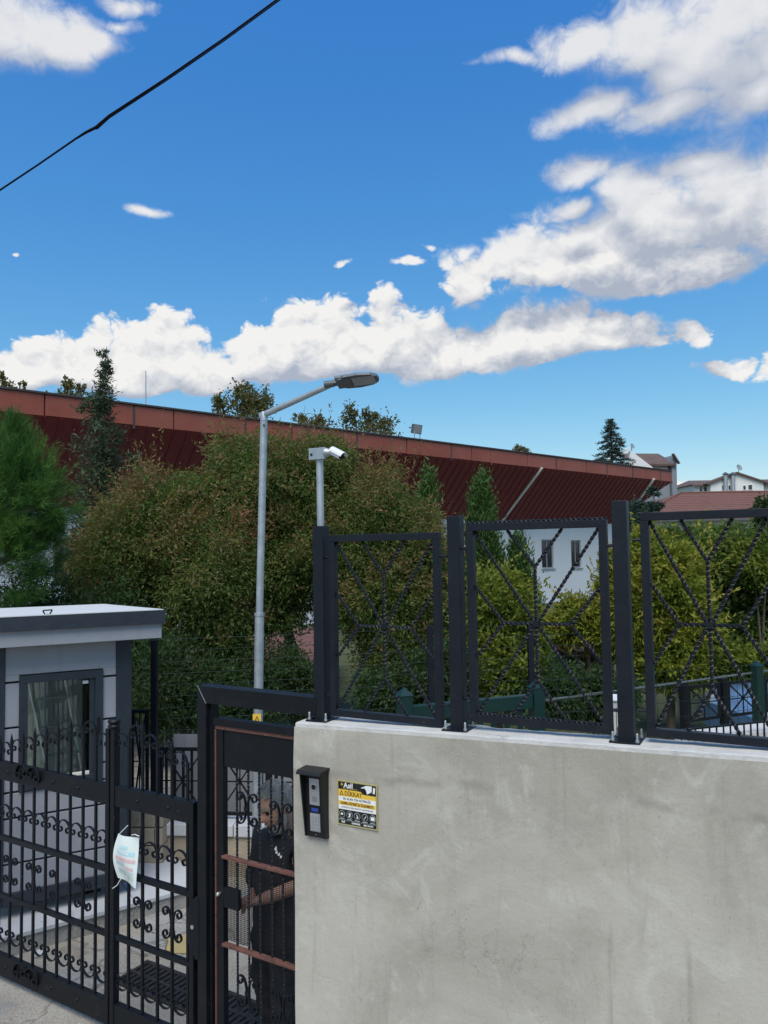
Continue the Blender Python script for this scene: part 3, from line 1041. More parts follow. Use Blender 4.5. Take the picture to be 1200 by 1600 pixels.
me_c = MB().ribbon(c_pts(.078, .040, .023), .012, .0065).mesh('c_scroll', M['black'])
me_heart = MB().ribbon(arch_pts(.058, .46), .014, .009).mesh('rail_scroll', M['black'])
me_bolt = MB().lathe([(.011, 0), (.010, .004), (.006, .008), (.001, .0095)], 12).mesh('rail_bolt', M['black'], True)
me_tip = MB().lathe([(.0065, 0), (.009, .004), (.0055, .010), (.0105, .026), (.007, .050), (.001, .082)], 4).mesh('spear_tip', M['black'])


def leaf(label, t0, t1, bars, arch_h, spears, stile_at, scroll_bars, hearts, bolts, far):
    g = GAT.root('gate_leaf', label, 'gate', 'leaves of the scrolled driveway gate')
    g.location = GAT.w(t0, 0, 0)
    ox = t0
    sd, cd_ = .036, .03
    mbx = lambda *A: MB().bevbox(*A, .002)
    for t in stile_at:
        mbx(t - ox, t - ox + .030, -.02, .02, Z_BB, Z_TOP + .30).build('stile', M['black'], g)
    # rails
    a, b = (min(stile_at) + .030, t1) if far > 0 else (t0, max(stile_at))
    if far == 0:
        a, b = t0 + .03, max(stile_at)
    mbx(a - ox, b - ox, -.016, .020, Z_TB, Z_TOP).build('top_rail', M['black'], g)
    mbx(a - ox, b - ox, -.016, .020, Z_BB, Z_BT).build('bottom_rail', M['black'], g)
    mbx(a - ox, b - ox, -.013, .013, Z_M1 - .016, Z_M1 + .014).build('middle_rail', M['black'], g)
    mbx(a - ox, b - ox, -.013, .013, Z_M2 - .014, Z_M2 + .012).build('middle_rail', M['black'], g)
    for i, t in enumerate(bars):
        hi = arch_h(t - spL * .5)
        hj = arch_h(t + spL * .5)
        top = Z_TOP + max(hi, hj) - ARW * .9
        # bar runs behind the rail plates
        MB().box(t - ox - BW / 2, t - ox + BW / 2, -.0065, .0065, Z_BT - .01, top).build('bar', M['black'], g)
        if i in spears:
            obj('spear_tip', me_tip, g, (t - ox, 0, top - .002), PI / 4)
        if i in scroll_bars:
            s_ = scroll_bars[i]
            if s_ >= 0:
                obj('c_scroll', me_c, g, (t - ox + .047, 0, Z_S), rot=(0, -PI / 2, 0))
            if s_ <= 0:
                obj('c_scroll', me_c, g, (t - ox - .047, 0, Z_S), rot=(0, PI / 2, 0))
    allb = sorted(bars + [min(stile_at) + .015] if far > 0 else bars + [max(stile_at) + .015])
    for t, t2 in zip(allb, allb[1:]):
        c = (t + t2) / 2 - ox
        sx = (t2 - t) / spL
        obj('scroll_arch', me_arch, g, (c, 0, Z_TOP + arch_h(c + ox) - ARW), scale=(sx, 1, 1))
        obj('scroll_arch', me_arch, g, (c, 0, Z_A2 - ARW), scale=(sx, 1, 1))
        obj('scroll_arch', me_arch, g, (c, 0, Z_U), rot=(PI, 0, 0), scale=(sx, 1, 1))
    for t in hearts:
        for zz in ((Z_TOP + Z_TB) / 2 + .012, (Z_BT + Z_BB) / 2 + .012):
            for s_ in (-1, 1):
                obj('rail_scroll', me_heart, g, (t - ox + s_ * .056, -.025, zz), rot=(0, s_ * .25, 0))
    for t in bolts:
        for zz in ((Z_TOP + Z_TB) / 2, (Z_BT + Z_BB) / 2):
            obj('rail_bolt', me_bolt, g, (t - ox, -.015, zz), rot=(PI / 2, 0, 0))
    return g, ox


bl = [gx(x / 4, 1250) for x in (17, 69, 142, 214, 288, 362, 440, 520, 600)]
sp = (bl[-1] - bl[1]) / 7
ext = [bl[1] - sp * k for k in range(1, 8)][::-1]
barsL = ext + bl[1:]
tpk = gx(141, 1126)
def archL(t):
    # domed top line: rises towards the meeting stile, last arch steps down again
    base = zpx(8, 1160) - Z_TOP
    pk = zpx(141, 1126) - Z_TOP
    if t > bl[-1]:
        return zpx(162, 1146) - Z_TOP
    u = (tpk - t) / (tpk - gx(8, 1160))
    return pk + (base - pk) * min(1.25, max(0, u)) ** .9
nE = len(ext)
gl, _ = leaf('wide left leaf of the scrolled black iron gate, in front of the grey booth', ext[0] - sp, tS, barsL, archL,
             set(range(nE - 1, nE + 6)), [tL], {nE: 0, nE + 2: 0, nE + 4: -1, nE + 6: 0}, [gx(49, 1212)],
             [gx(16, 1205), gx(86, 1222), gx(126, 1230)], 0)
MB().bevbox(0, .03, -.02, .02, Z_BB, Z_TOP + .2, .002).build('stile', M['black'], gl)
barsR = [gx(x / 4, 1290) for x in (806, 892, 985, 1076, 1174)]
spR = (barsR[-1] - barsR[0]) / 4
def archR(t):
    if t < barsR[0]:
        return zpx(193, 1146) - Z_TOP
    pts = [(213, 1133), (236, 1148), (258, 1162), (283, 1175), (300, 1186)]
    best = min(pts, key=lambda p: abs(gx(p[0], 1160) - t))
    return zpx(*best) - Z_TOP
gr, oxr = leaf('narrow right leaf of the scrolled black iron gate, next to the pedestrian door post', tS, tR, barsR, archR,
               {1, 3}, [tS + .001], {1: 0, 3: 0}, [], [gx(218, 1252), gx(266, 1264)], 1)
MB().bevbox(tR - .03 - oxr, tR - oxr, -.02, .02, Z_BB, Z_TOP - .004, .002).build('stile', M['black'], gr)
# turned cap on the meeting stile
c = GAT.px(177, 1160)
MB().lathe([(.024, 0), (.024, .006), (.033, .010), (.036, .018), (.030, .024), (.027, .028), (.034, .034), (.036, .044), (.030, .052), (.012, .056)], 18,
           (tS + .008 - oxr, 0, Z_TOP + .30)).build('stile_cap', M['black'], gr, smooth=True)
# scalloped lock plate
lp = GAT.px(306, 1450, -.03)
poly = []
for i in range(40):
    a = PI / 2 + PI * i / 39
    r = .145 * (1 + .05 * math.cos(i * PI / 39 * 12))
    poly.append((lp.x - oxr + r * .42 * math.cos(a), lp.z + r * math.sin(a)))
MB().prism(poly + [(lp.x - oxr + .02, lp.z - .14), (lp.x - oxr + .02, lp.z + .14)], -.032, -.022).build('lock_plate', M['black'], gr)
MB().lathe([(.010, -.036), (.010, -.032)], 12, (lp.x - oxr - .022, 0, lp.z), 'y').build('keyhole_cover', M['alu'], gr)

# ------------------------------------------------------------------ notice tied to the bars
nt = thing('notice_sheet', 'curled white plastic notice with faded print tied to the gate bars', 'notice', GAT.w(gx(208, 1340), -.035, zpx(208, 1340)), GAT.rz)
N0 = GAT.px(208, 1340, -.035)
nl, nr = GAT.px(187, 1340, -.035).x - N0.x, GAT.px(223, 1340, -.035).x - N0.x
nb, ntp = GAT.px(205, 1372, -.035).z - N0.z, GAT.px(205, 1302, -.035).z - N0.z
def npos(u, v, lift=0.0):
    bow = math.sin(v * PI)
    x = nl + .018 * (1 - bow) * (1 - u) + .010 + (nr - nl - .010) * u
    y = -.028 * bow * (1 - u) ** 1.3 + .010 * math.sin(u * 5 + v * 3) - lift
    z = nb + (ntp - nb) * v - .022 * u * (1 - v)
    return (x, y, z)
mb = MB()
nu, nv = 12, 20
vs = [npos(i / nu, j / nv) for j in range(nv + 1) for i in range(nu + 1)]
vs += [npos(i / nu, j / nv, -.0015) for j in range(nv + 1) for i in range(nu + 1)]
K = (nu + 1) * (nv + 1)
fs = []
for j in range(nv):
    for i in range(nu):
        a = j * (nu + 1) + i
        fs += [(a, a + 1, a + nu + 2, a + nu + 1), (K + a, K + a + nu + 1, K + a + nu + 2, K + a + 1)]
for i in range(nu):
    fs += [(i, K + i, K + i + 1, i + 1), (K - nu - 1 + i, K - nu + i, K + K - nu + i, K + K - nu - 1 + i)]
for j in range(nv):
    a = j * (nu + 1)
    fs += [(a, a + nu + 1, K + a + nu + 1, K + a), (a + nu, K + a + nu, K + a + 2 * nu + 1, a + 2 * nu + 1)]
mb.add(vs, fs).build('sheet', M['paper'], nt, smooth=True)
def npatch(u0, u1, v0, v1, m, name='print'):
    mb = MB()
    k = 6
    vs, fs = [], []
    for j in range(k + 1):
        for i in range(k + 1):
            vs.append(npos(u0 + (u1 - u0) * i / k, v0 + (v1 - v0) * j / k, .0016))
    for j in range(k):
        for i in range(k):
            a = j * (k + 1) + i
            fs.append((a, a + 1, a + k + 2, a + k + 1))
    mb.add(vs, fs).build(name, m, nt)
npatch(.18, .88, .61, .70, M['cyan'])
npatch(.30, .62, .735, .80, M['cyan'])
npatch(.10, .92, .475, .545, M['pink'])
npatch(.55, .86, .32, .375, M['pink'])
npatch(.12, .48, .36, .44, M['printgrey'])
npatch(.14, .50, .16, .27, M['printgrey'])
npatch(.60, .88, .12, .29, M['printgrey'])
for i in range(5):
    npatch(.22 + .10 * i, .27 + .10 * i, .63, .68, M['paper'], 'print_letter')
for (p, q, r) in (((192, 1302), (200, 1294), (208, 1286)), ((197, 1370), (191, 1380), (184, 1385)), ((214, 1301), (219, 1300), (226, 1303))):
    pts = [GAT.px(*k_, -.037) - N0 for k_ in (p, q, r)]
    MB().tube([(a.x, -.002, a.z) for a in pts], .0022, 6).build('string', M['string'], nt)

# ------------------------------------------------------------------ door frame
df = GAT.root('door_frame', 'black box section door post with mitred top beam beside the gate', 'gate frame')
pa = GAT.px(308.5, 1300, -.03).x
pw_ = .058
bt = (GAT.px(309, 1069.5, -.03).z + GAT.px(493, 1093, -.03).z) / 2
bh = .082
xe = GAT.px(494, 1100, -.03).x
MB().prism([(pa, -.01), (pa + pw_, -.01), (pa + pw_, bt - bh), (pa, bt)], -.03, .05).build('post', M['black'], df)
MB().prism([(pa + .0015, bt), (pa + pw_ + .0015, bt - bh), (xe, bt - bh), (xe, bt)], -.0295, .0495).build('top_beam', M['black'], df)
MB().prism([(pa - .0005, bt + .001), (pa + .003, bt + .001), (pa + pw_ + .003, bt - bh), (pa + pw_ - .0005, bt - bh)], -.031, -.0294).build('mitre_weld', M['alu'], df)
MB().bevbox(pa + pw_, pa + pw_ + .012, -.004, .05, .02, bt - bh - .001, .001).build('door_stop', M['black'], df)

# ------------------------------------------------------------------ pedestrian door
DN = .004
D = lambda x, y, n=DN: GAT.px(x, y, n)
pd = GAT.root('pedestrian_door', 'black pedestrian door of twisted bars with red primed edges and perforated plate', 'door')
dx0 = D(341, 1300).x
dx1 = x_door = D(520, 1300).x
dt = (D(345, 1121).z + D(459, 1136).z) / 2
z_r = (D(345, 1133).z + D(459, 1147.5).z) / 2
z_p = (D(357, 1198).z + D(459, 1217).z) / 2
z_c1 = (D(355, 1338).z + D(459, 1365).z) / 2
z_c2 = (D(355, 1475).z + D(459, 1510).z) / 2
zb = .06
MB().bevbox(dx0 - .014, dx1, -.016, .030, z_r, dt, .002).build('top_rail', M['black'], pd)
MB().bevbox(dx0 - .008, dx1, -.008, .002, z_r - .020, z_r - .0015, .002).build('primed_strip', M['rustbar'], pd)
MB().bevbox(dx0 - .010, dx0 - .002, -.010, .004, zb, z_r - .022, .0015).build('primed_strip', M['rustbar'], pd)
MB().bevbox(dx0, dx0 + .042, -.006, .028, zb, z_r - .022, .002).build('stile', M['black'], pd)
MB().bevbox(dx1 - .042, dx1, -.006, .028, zb, z_r - .022, .002).build('stile', M['black'], pd)
MB().bevbox(dx0 + .043, dx1 - .043, .0, .012, z_p, z_r - .022, .002).build('kick_panel', M['black'], pd)
for zc in (z_c1, z_c2):
    MB().bevbox(dx0 + .036, dx1 - .040, -.014, .014, zc - .008, zc + .006, .002).build('primed_crossbar', M['rustbar'], pd)
MB().bevbox(dx0 + .043, dx1 - .043, -.01, .02, zb, zb + .10, .002).build('bottom_rail', M['black'], pd)
db = [D(x, 1290).x for x in (370, 388, 405, 423.5, 441, 458.5)]
for t in db + [db[-1] + (db[-1] - db[-2])]:
    MB().twist((t, .006, zb + .10), (t, .006, z_p), .0092, .07, .010).build('twisted_bar', M['twist'], pd)
for t, zz in ((db[1], (D(388, 1263).z)), (db[4], D(441, 1279).z), (db[1], D(389, 1551).z), (db[4], D(442, 1574).z)):
    for s_ in (-1, 1):
        obj('c_scroll', me_c, pd, (t + s_ * .044, -.006, zz), rot=(0, -s_ * PI / 2, 0), scale=(.95, 1, .95))
    MB().box(t - .012, t + .012, -.014, -.006, zz - .010, zz + .010).build('collar', M['black'], pd)
# perforated plate behind the bars: a sheet of round-cornered holes
pl0, pl1, pz0, pz1 = dx0 + .044, dx1 - .13, z_c2 + .012, z_c1 - .014
mb = MB()
nx_, nz_ = int((pl1 - pl0) / .0090), int((pz1 - pz0) / .0090)
for i in range(nx_ + 1):
    x = pl0 + (pl1 - pl0) * i / nx_
    mb.box(x - .0013, x + .0013, .0200, .0212, pz0, pz1)
for j in range(nz_ + 1):
    z = pz0 + (pz1 - pz0) * j / nz_
    mb.box(pl0, pl1, .0202, .0214, z - .0013, z + .0013)
tag(mb.build('perforated_plate', M['black'], pd), kind='stuff')
# lock case with handle
lz = D(370, 1404).z
MB().bevbox(dx0 + .030, dx0 + .135, -.004, .0195, lz - .055, lz + .040, .005).build('lock_case', M['black'], pd)
MB().lathe([(.007, -.030), (.010, -.026), (.010, -.016), (.006, -.010), (.006, .0)], 12, (dx0 + .022, 0, lz + .010), 'y').build('lock_knob', M['alu'], pd, smooth=True)

# ------------------------------------------------------------------ drain grate in the yard
q = at(244, 1509, 4.99)
g0 = GAT.local(Vector((q.x, q.y, 0)))
dg = thing('drain_grate', 'black cast iron drain grate set in the dusty yard behind the gate', 'drain', GAT.w(g0.x, g0.y, .006), GAT.rz)
L0, L1, Wd = -.75, 1.75, .62
def gl_local(px, py):
    r = ray(px, py)
    p = CAM + r * ((.006 - CAMZ) / r.z)
    return GAT.local(p) - Vector((g0.x, g0.y, 0))
e1, e2, e3 = gl_local(188, 1530), gl_local(307, 1588), gl_local(300, 1534)
ylo = (e1.y + e2.y) / 2
yhi = max(0.0, e3.y)
mb = MB()
x0g, x1g = e1.x - .02, 1.5
for (a, b, c, d_) in ((x0g, x1g, yhi, yhi + .03), (x0g, x1g, ylo - .03, ylo)):
    mb = MB().box(a, b, c, d_, -.01, .012)
    mb.build('frame_rail', M['iron'], dg)
me_slat = MB().box(-.011, .011, ylo, yhi, -.012, .010).mesh('slat', M['iron'])
k = 0
x = x0g + .02
while x < x1g:
    obj('slat', me_slat, dg, (x, 0, random.uniform(-.002, .001)), random.uniform(-.01, .01))
    x += .043
    k += 1
MB().box(x0g, x1g, (ylo + yhi) / 2 - .012, (ylo + yhi) / 2 + .012, -.010, .0115).build('cross_rib', M['iron'], dg)
MB().box(x0g, x1g, ylo, yhi, -.012, .0005).build('pit_shade_sheet', M['signblack'], dg)  # flat black sheet painted for the shaded depth under the slats

# ------------------------------------------------------------------ guard booth
bo = BOO.root('guard_booth', 'small grey guard booth with dark trims and white flat roof behind the gate', 'booth')
B = lambda x, y, n=0.0: BOO.px(x, y, n)
zf = B(205, 1376).z
OH = -.16
zrb = B(205, 996 + 3, OH).z                       # underside of the light fascia
zrm = B(150, 978 + 11 * 0, OH).z
f_lo = (B(0, 1013, OH).z + B(255, 996.5, OH).z) / 2
f_mid = (B(0, 988, OH).z + B(256, 973, OH).z) / 2
f_top = (B(0, 966, OH).z + B(258, 952, OH).z) / 2
xr_ = B(257, 980, OH).x
xw = B(205, 1200).x                                # right end of the front wall
xt = B(181, 1200).x
xlt1, xlt0 = B(6, 1200).x, B(-22, 1200).x
xL = xlt0
DEP = 2.1
zt = f_lo
# corner trims
MB().bevbox(xt, xw, -.012, .11, zf, zt, .004).build('corner_trim', M['cab_dark'], bo)
MB().bevbox(xL, xlt1, -.012, .11, zf, zt, .004).build('corner_trim', M['cab_dark'], bo)
MB().bevbox(xL, xw, DEP - .1, DEP, zf, zt, .004).build('back_wall', M['cab_light'], bo)
for (c, d_, e, f_) in ((.11, DEP - .1, zf, zf + .12), (.11, DEP - .1, zt - .1, zt), (.11, .17, zf + .12, zt - .1), (DEP - .16, DEP - .1, zf + .12, zt - .1)):
    MB().box(xL, xL + .05, c, d_, e, f_).build('side_wall', M['cab_light'], bo)
MB().box(xL + .022, xL + .028, .17, DEP - .16, zf + .12, zt - .1).build('unseen_light_pane', M['glass'], bo)  # unseen side glazed almost fully, added to brighten the inside
MB().box(xw - .05, xw - .002, .11, DEP - .1, zf, zt).build('side_wall', M['cab_light'], bo)
MB().box(xw - .056, xw - .051, .12, DEP - .11, zf + .07, zt - .04).build('wall_lining', M['cab_in'], bo)
MB().box(xL + .05, xw - .05, DEP - .108, DEP - .101, zf + .06, zt - .03).build('wall_lining', M['cab_in'], bo)
MB().box(xL + .05, xw - .05, .11, DEP - .1, zf, zf + .06).build('floor', M['cab_in'], bo)
MB().box(xL + .05, xw - .05, .06, DEP - .1, zt - .03, zt - .002).build('ceiling', M['cab_in'], bo)
# skirting
zs = (B(0, 1398).z + B(165, 1366).z) / 2
MB().bevbox(xlt1 + .001, xt - .001, -.020, .06, zf, zs, .004).build('skirting', M['cab_dark'], bo)
# window
wx0, wx1 = B(30, 1100).x, B(160.5, 1100).x
wz1 = (B(30, 1055).z + B(160, 1047).z) / 2
wz0 = (B(30, 1236).z + B(160, 1219).z) / 2
fw = .055
win = thing('window', None, None)
win.parent = bo
for (a, b, c, d_) in ((wx0, wx1, wz1 - fw, wz1), (wx0, wx1, wz0, wz0 + fw), (wx0, wx0 + fw, wz0 + fw, wz1 - fw), (wx1 - fw, wx1, wz0 + fw, wz1 - fw)):
    MB().bevbox(a, b, -.018, .05, c, d_, .003).build('frame', M['cab_dark'], win)
MB().box(wx0 + fw, wx1 - fw, .012, .016, wz0 + fw, wz1 - fw).build('pane', M['glass'], win)
MB().bevbox(wx1 - fw - .035, wx1 - fw - .001, -.002, .028, wz0 + fw, wz1 - fw, .002).build('sash', M['cab_dark'], win)
MB().bevbox(wx0 + fw + .001, wx1 - fw - .037, -.002, .026, wz0 + fw, wz0 + fw + .022, .002).build('sash', M['cab_in'], win)
MB().bevbox(wx1 - fw + .012, wx1 - fw + .030, -.032, -.018, (wz0 + wz1) / 2 - .05, (wz0 + wz1) / 2 + .06, .003).build('handle', M['darkplastic'], win)
MB().box(wx1 - fw - .085, wx1 - fw - .045, .010, .0115, wz1 - fw - .04, wz1 - fw - .018).build('sticker', M['white'], win)
# cladding boards between recessed joints
jt = .008
def board(a, b, c, d_):
    if d_ - c > .01:
        MB().bevbox(a + .001, b - .001, 0, .055, c + jt, d_ - jt, .003).build('cladding_board', M['cab_light'], bo)
zj = [B(15, 1067).z, B(15, 1138).z, B(15, 1207).z, (B(10, 1279).z + B(160, 1258).z) / 2, (B(10, 1350).z + B(160, 1326).z) / 2]
zj2 = [B(170, 1056.5).z, B(170, 1123).z, B(170, 1190).z]
board(xlt1, xt, wz1, zt + jt)
lv = [wz1] + [z for z in zj[:3] if z < wz1] + [wz0]
for a, b in zip(lv, lv[1:]):
    board(xlt1, wx0, b, a + (2 * jt if a == wz1 else 0))
lv = [wz1] + [z for z in zj2 if z < wz1] + [wz0]
for a, b in zip(lv, lv[1:]):
    board(wx1, xt, b, a + (2 * jt if a == wz1 else 0))
lv = [wz0, zj[3], zj[4], zs - jt]
for a, b in zip(lv, lv[1:]):
    board(xlt1, xt, b, a)
MB().box(xlt1, xt, .056, .06, zs, wz0).build('joint_backing', M['cab_dark'], bo)
MB().box(xlt1, wx0, .056, .06, wz0, zt).build('joint_backing', M['cab_dark'], bo)
MB().box(wx1, xt, .056, .06, wz0, zt).build('joint_backing', M['cab_dark'], bo)
MB().box(wx0, wx1, .056, .06, wz1, zt).build('joint_backing', M['cab_dark'], bo)
# roof: light fascia, dark gutter edge, white sheet falling to the back
RB = DEP + .55
xl_r = xL - .26
MB().bevbox(xl_r, xr_ - .02, OH, RB - .1, f_lo, f_mid, .004).build('fascia_board', M['cab_light'], bo)
dr = .10
mb = MB()
vs = [(xl_r, OH - .03, f_mid + .001), (xr_, OH - .03, f_mid + .001), (xr_, RB, f_mid - .05), (xl_r, RB, f_mid - .05),
      (xl_r, OH - .03, f_top), (xr_, OH - .03, f_top), (xr_, RB, f_top - dr), (xl_r, RB, f_top - dr)]
mb.add(vs, [(0, 1, 2, 3), (7, 6, 5, 4), (0, 4, 5, 1), (1, 5, 6, 2), (2, 6, 7, 3), (3, 7, 4, 0)]).build('roof_edge', M['cab_dark'], bo)
mb = MB()
def rz(y):
    return f_top - dr * (y - OH + .03) / (RB - OH + .03)
vs = [(x, y, rz(y) + h) for h in (.002, .008) for (x, y) in ((xl_r + .01, OH - .02), (xr_ - .012, OH - .02), (xr_ - .012, RB - .01), (xl_r + .01, RB - .01))]
mb.add(vs, [(3, 2, 1, 0), (4, 5, 6, 7), (0, 1, 5, 4), (1, 2, 6, 5), (2, 3, 7, 6), (3, 0, 4, 7)]).build('roof_sheet', M['cab_roof'], bo)
hk = B(74, 961, OH + .05)
MB().tube([(hk.x - .030, hk.y, rz(hk.y) + .035), (hk.x + .032, hk.y, rz(hk.y) + .038)], .0055, 6).build('lifting_eye', M['black'], bo)
MB().tube([(hk.x - .030, hk.y, rz(hk.y) + .035), (hk.x - .016, hk.y, rz(hk.y) + .006), (hk.x + .016, hk.y, rz(hk.y) + .006), (hk.x + .032, hk.y, rz(hk.y) + .038)], .006, 6).build('lifting_eye', M['black'], bo)
# things seen through the window: inner door, cupboard; the ladder stands in for a reflection
for dx in (.62, 1.02):
    MB().bevbox(xw - dx, xw - dx + .37, DEP - .16, DEP - .115, zf + .06, zt - .30, .004).build('inner_door', M['cab_in'], bo)
MB().bevbox(wx0 + .30, wx0 + .62, DEP - .55, DEP - .12, zf + .06, zf + 1.35, .004).build('cupboard', M['cab_light'], bo)
for fx in (wx0 + .02, wx0 + .30):
    MB().box(fx - .2, fx - .15, .75, .8, zf + .06, zf + .10).build('foot', M['darkplastic'], bo)
la = thing('reflection_ladder', 'aluminium ladder standing in for a reflection in the guard booth window', 'ladder', BOO.w(wx0 + .30, .45, zf + .06), BOO.rz)
hL = wz1 - fw - .06 - zf - .06
for dx in (0, .26):
    MB().bar((.20 + dx * .9 - .1, .25, 0), (-.20 + dx, .0, hL), .018, .04).build('stile', M['alu'], la)
for i in range(6):
    f = (i + .6) / 6.2
    xa, ya, za = .10 * (1 - f) - .20 * f, .25 * (1 - f), hL * f
    xb = (.10 + .234) * (1 - f) + .06 * f
    MB().bar((xa, ya - .01, za), (xb, ya - .01, za), .022, .014).build('rung', M['alu'], la)
# plinth slab under the booth
p1 = BOO.px(0, 1468, 0)
def gz(px, py, z):
    r = ray(px, py)
    return CAM + r * ((z - CAMZ) / r.z)
ZSL = .15
s1, s2 = gz(0, 1466, ZSL), gz(270, 1395, ZSL)
dS = (s2 - s1).normalized()
nS = Vector((-dS.y, dS.x, 0))
SLB = Frame(s1.x, s1.y, dS.x, dS.y)
pl = SLB.root('booth_plinth', 'pale concrete plinth slab carrying the guard booth', 'plinth')
Ls = (s2 - s1).length
for i in range(-3, 4):
    a = i * .9
    b = min(a + .895, Ls + .25)
    if b > a:
        MB().bevbox(a, b, 0, 3.6, ZSL - .03, ZSL, .004).build('edge_slab', M['slab'], pl)
MB().box(-2.7, Ls + .22, .02, 3.6, 0, ZSL - .031).build('base', M['slab2'], pl)
for (a, b) in ((xL + .2, .3), (xw - .25, .25), ((xL + xw) / 2, .3)):
    MB().bevbox(a - .06, a + .06, b - .1, b + .1, ZSL, zf, .004).build('support_block', M['darkplastic'], bo)
# a few loose flat slabs, a yellow painted patch and stones on the yard
SLABS = (((262, 1447), .50, .42, .10, 'slab2', 'cracked grey paving slab lying beside the yellow patch'), ((232, 1478), .36, .30, -.3, 'slab2', 'broken slab lying behind the drain grate'), ((120, 1535), .40, .26, .2, 'slab2', 'thin worn slab sunk in the dust near the gate'))
for (pxy, w_, d_, a, mk, lb) in SLABS:
    p = gz(*pxy, .004)
    poly = [(w_ * .5 * math.cos(k * 1.05 + .3) * random.uniform(.85, 1.1), d_ * .5 * math.sin(k * 1.05 + .3) * random.uniform(.85, 1.1)) for k in range(6)]
    mb = MB()
    vs = [(x, y, 0) for x, y in poly] + [(x * .97, y * .97, .022) for x, y in poly]
    mb.add(vs, [tuple(range(5, -1, -1)), tuple(range(6, 12))] + [(i, (i + 1) % 6, (i + 1) % 6 + 6, i + 6) for i in range(6)])
    tag(mb.build('paving_slab', M[mk], None, (p.x, p.y, .004), rz=GAT.rz + a), lb, 'slab')
p = gz(292, 1468, .01)
mb = MB()
vs = [(.32 * math.cos(k * .7) * random.uniform(.8, 1.1), .20 * math.sin(k * .7) * random.uniform(.8, 1.1), 0) for k in range(9)]
mb.add(vs, [tuple(range(9))])
tag(mb.build('road_paint', M['kerbyellow'], None, (p.x, p.y, .009), rz=GAT.rz), 'worn patch of yellow paint on the yard behind the lock plate', 'paint patch')
def stone(loc, r, m, name='stone'):
    bm = bmesh.new()
    bmesh.ops.create_icosphere(bm, subdivisions=2, radius=1)
    k = random.random() * 9
    for v in bm.verts:
        f = 1 + .25 * math.sin(v.co.x * 3 + k) * math.cos(v.co.y * 2.4 + k) + random.uniform(-.07, .07)
        v.co = Vector((v.co.x * r * f, v.co.y * r * .8 * f, v.co.z * r * .55 * f))
    me = bpy.data.meshes.new(name)
    bm.to_mesh(me)
    bm.free()
    me.materials.append(m)
    return obj(name, me, None, loc)
p = gz(61, 1491, .015)
tag(stone((p.x, p.y, .02), .045, M['slab']), 'pale round stone lying in the dust behind the left gate leaf', 'stone')
gv = MB()
for i in range(420):
    t, n_ = random.uniform(-3.2, .6), random.uniform(.05, 2.2)
    w_ = GAT.w(t, n_, .006)
    r = random.choice((.004, .005, .007, .010))
    a = random.random() * 6
    vs = [(w_.x + r * math.cos(a + k * 2.1) * random.uniform(.7, 1.2), w_.y + r * math.sin(a + k * 2.1), .003) for k in range(3)] + [(w_.x, w_.y, .004 + r * .8)]
    gv.add(vs, [(0, 2, 1), (0, 1, 3), (1, 2, 3), (2, 0, 3)])
tag(gv.build('gravel', M['slab2']), 'loose grit scattered over the dusty yard', 'gravel', kind='stuff')

# ------------------------------------------------------------------ low stone wall with coping, fence and sheet wall behind the yard
LWb = gz(255, 1362, .03)
LW = Frame(LWb.x, LWb.y, 1.0, -.10)
lw = LW.root('low_stone_wall', 'low beige stone wall with pale coping behind the gate, under the far fence', 'wall')
zcop = (LW.px(300, 1290).z + LW.px(370, 1283).z) / 2
lx0, lx1 = LW.px(256, 1330).x, LW.px(520, 1330).x
MB().bevbox(lx0, lx1, 0, .24, 0, zcop - .10, .01).build('wall_body', M['stone'], lw)
x = lx0
while x < lx1:
    w_ = random.uniform(.5, .62)
    MB().bevbox(x, min(x + w_, lx1) - .006, -.03, .27, zcop - .10 + .001, zcop + random.uniform(-.003, .003), .008).build('coping_stone', M['slab'], lw)
    x += w_
# taller end pier of rough stone
p0, p1_ = LW.px(196, 1300, -.12).x, LW.px(255, 1300, -.12).x
zp = LW.px(230, 1266, -.12).z
rows = 4
for r_ in range(rows):
    xs = p0
    while xs < p1_ - .02:
        w_ = min(random.uniform(.10, .17), p1_ - xs)
        if p1_ - xs - w_ < .05:
            w_ = p1_ - xs
        MB().bevbox(xs + .004, xs + w_ - .004, -.12 - random.uniform(0, .014), .22, zp * r_ / rows + .004, zp * (r_ + 1) / rows - .004, .012).build('stone', M['stone'], lw)
        xs += w_
MB().box(p0 + .01, p1_ - .01, -.10, .20, .0, zp - .01).build('pier_core', M['stone'], lw)
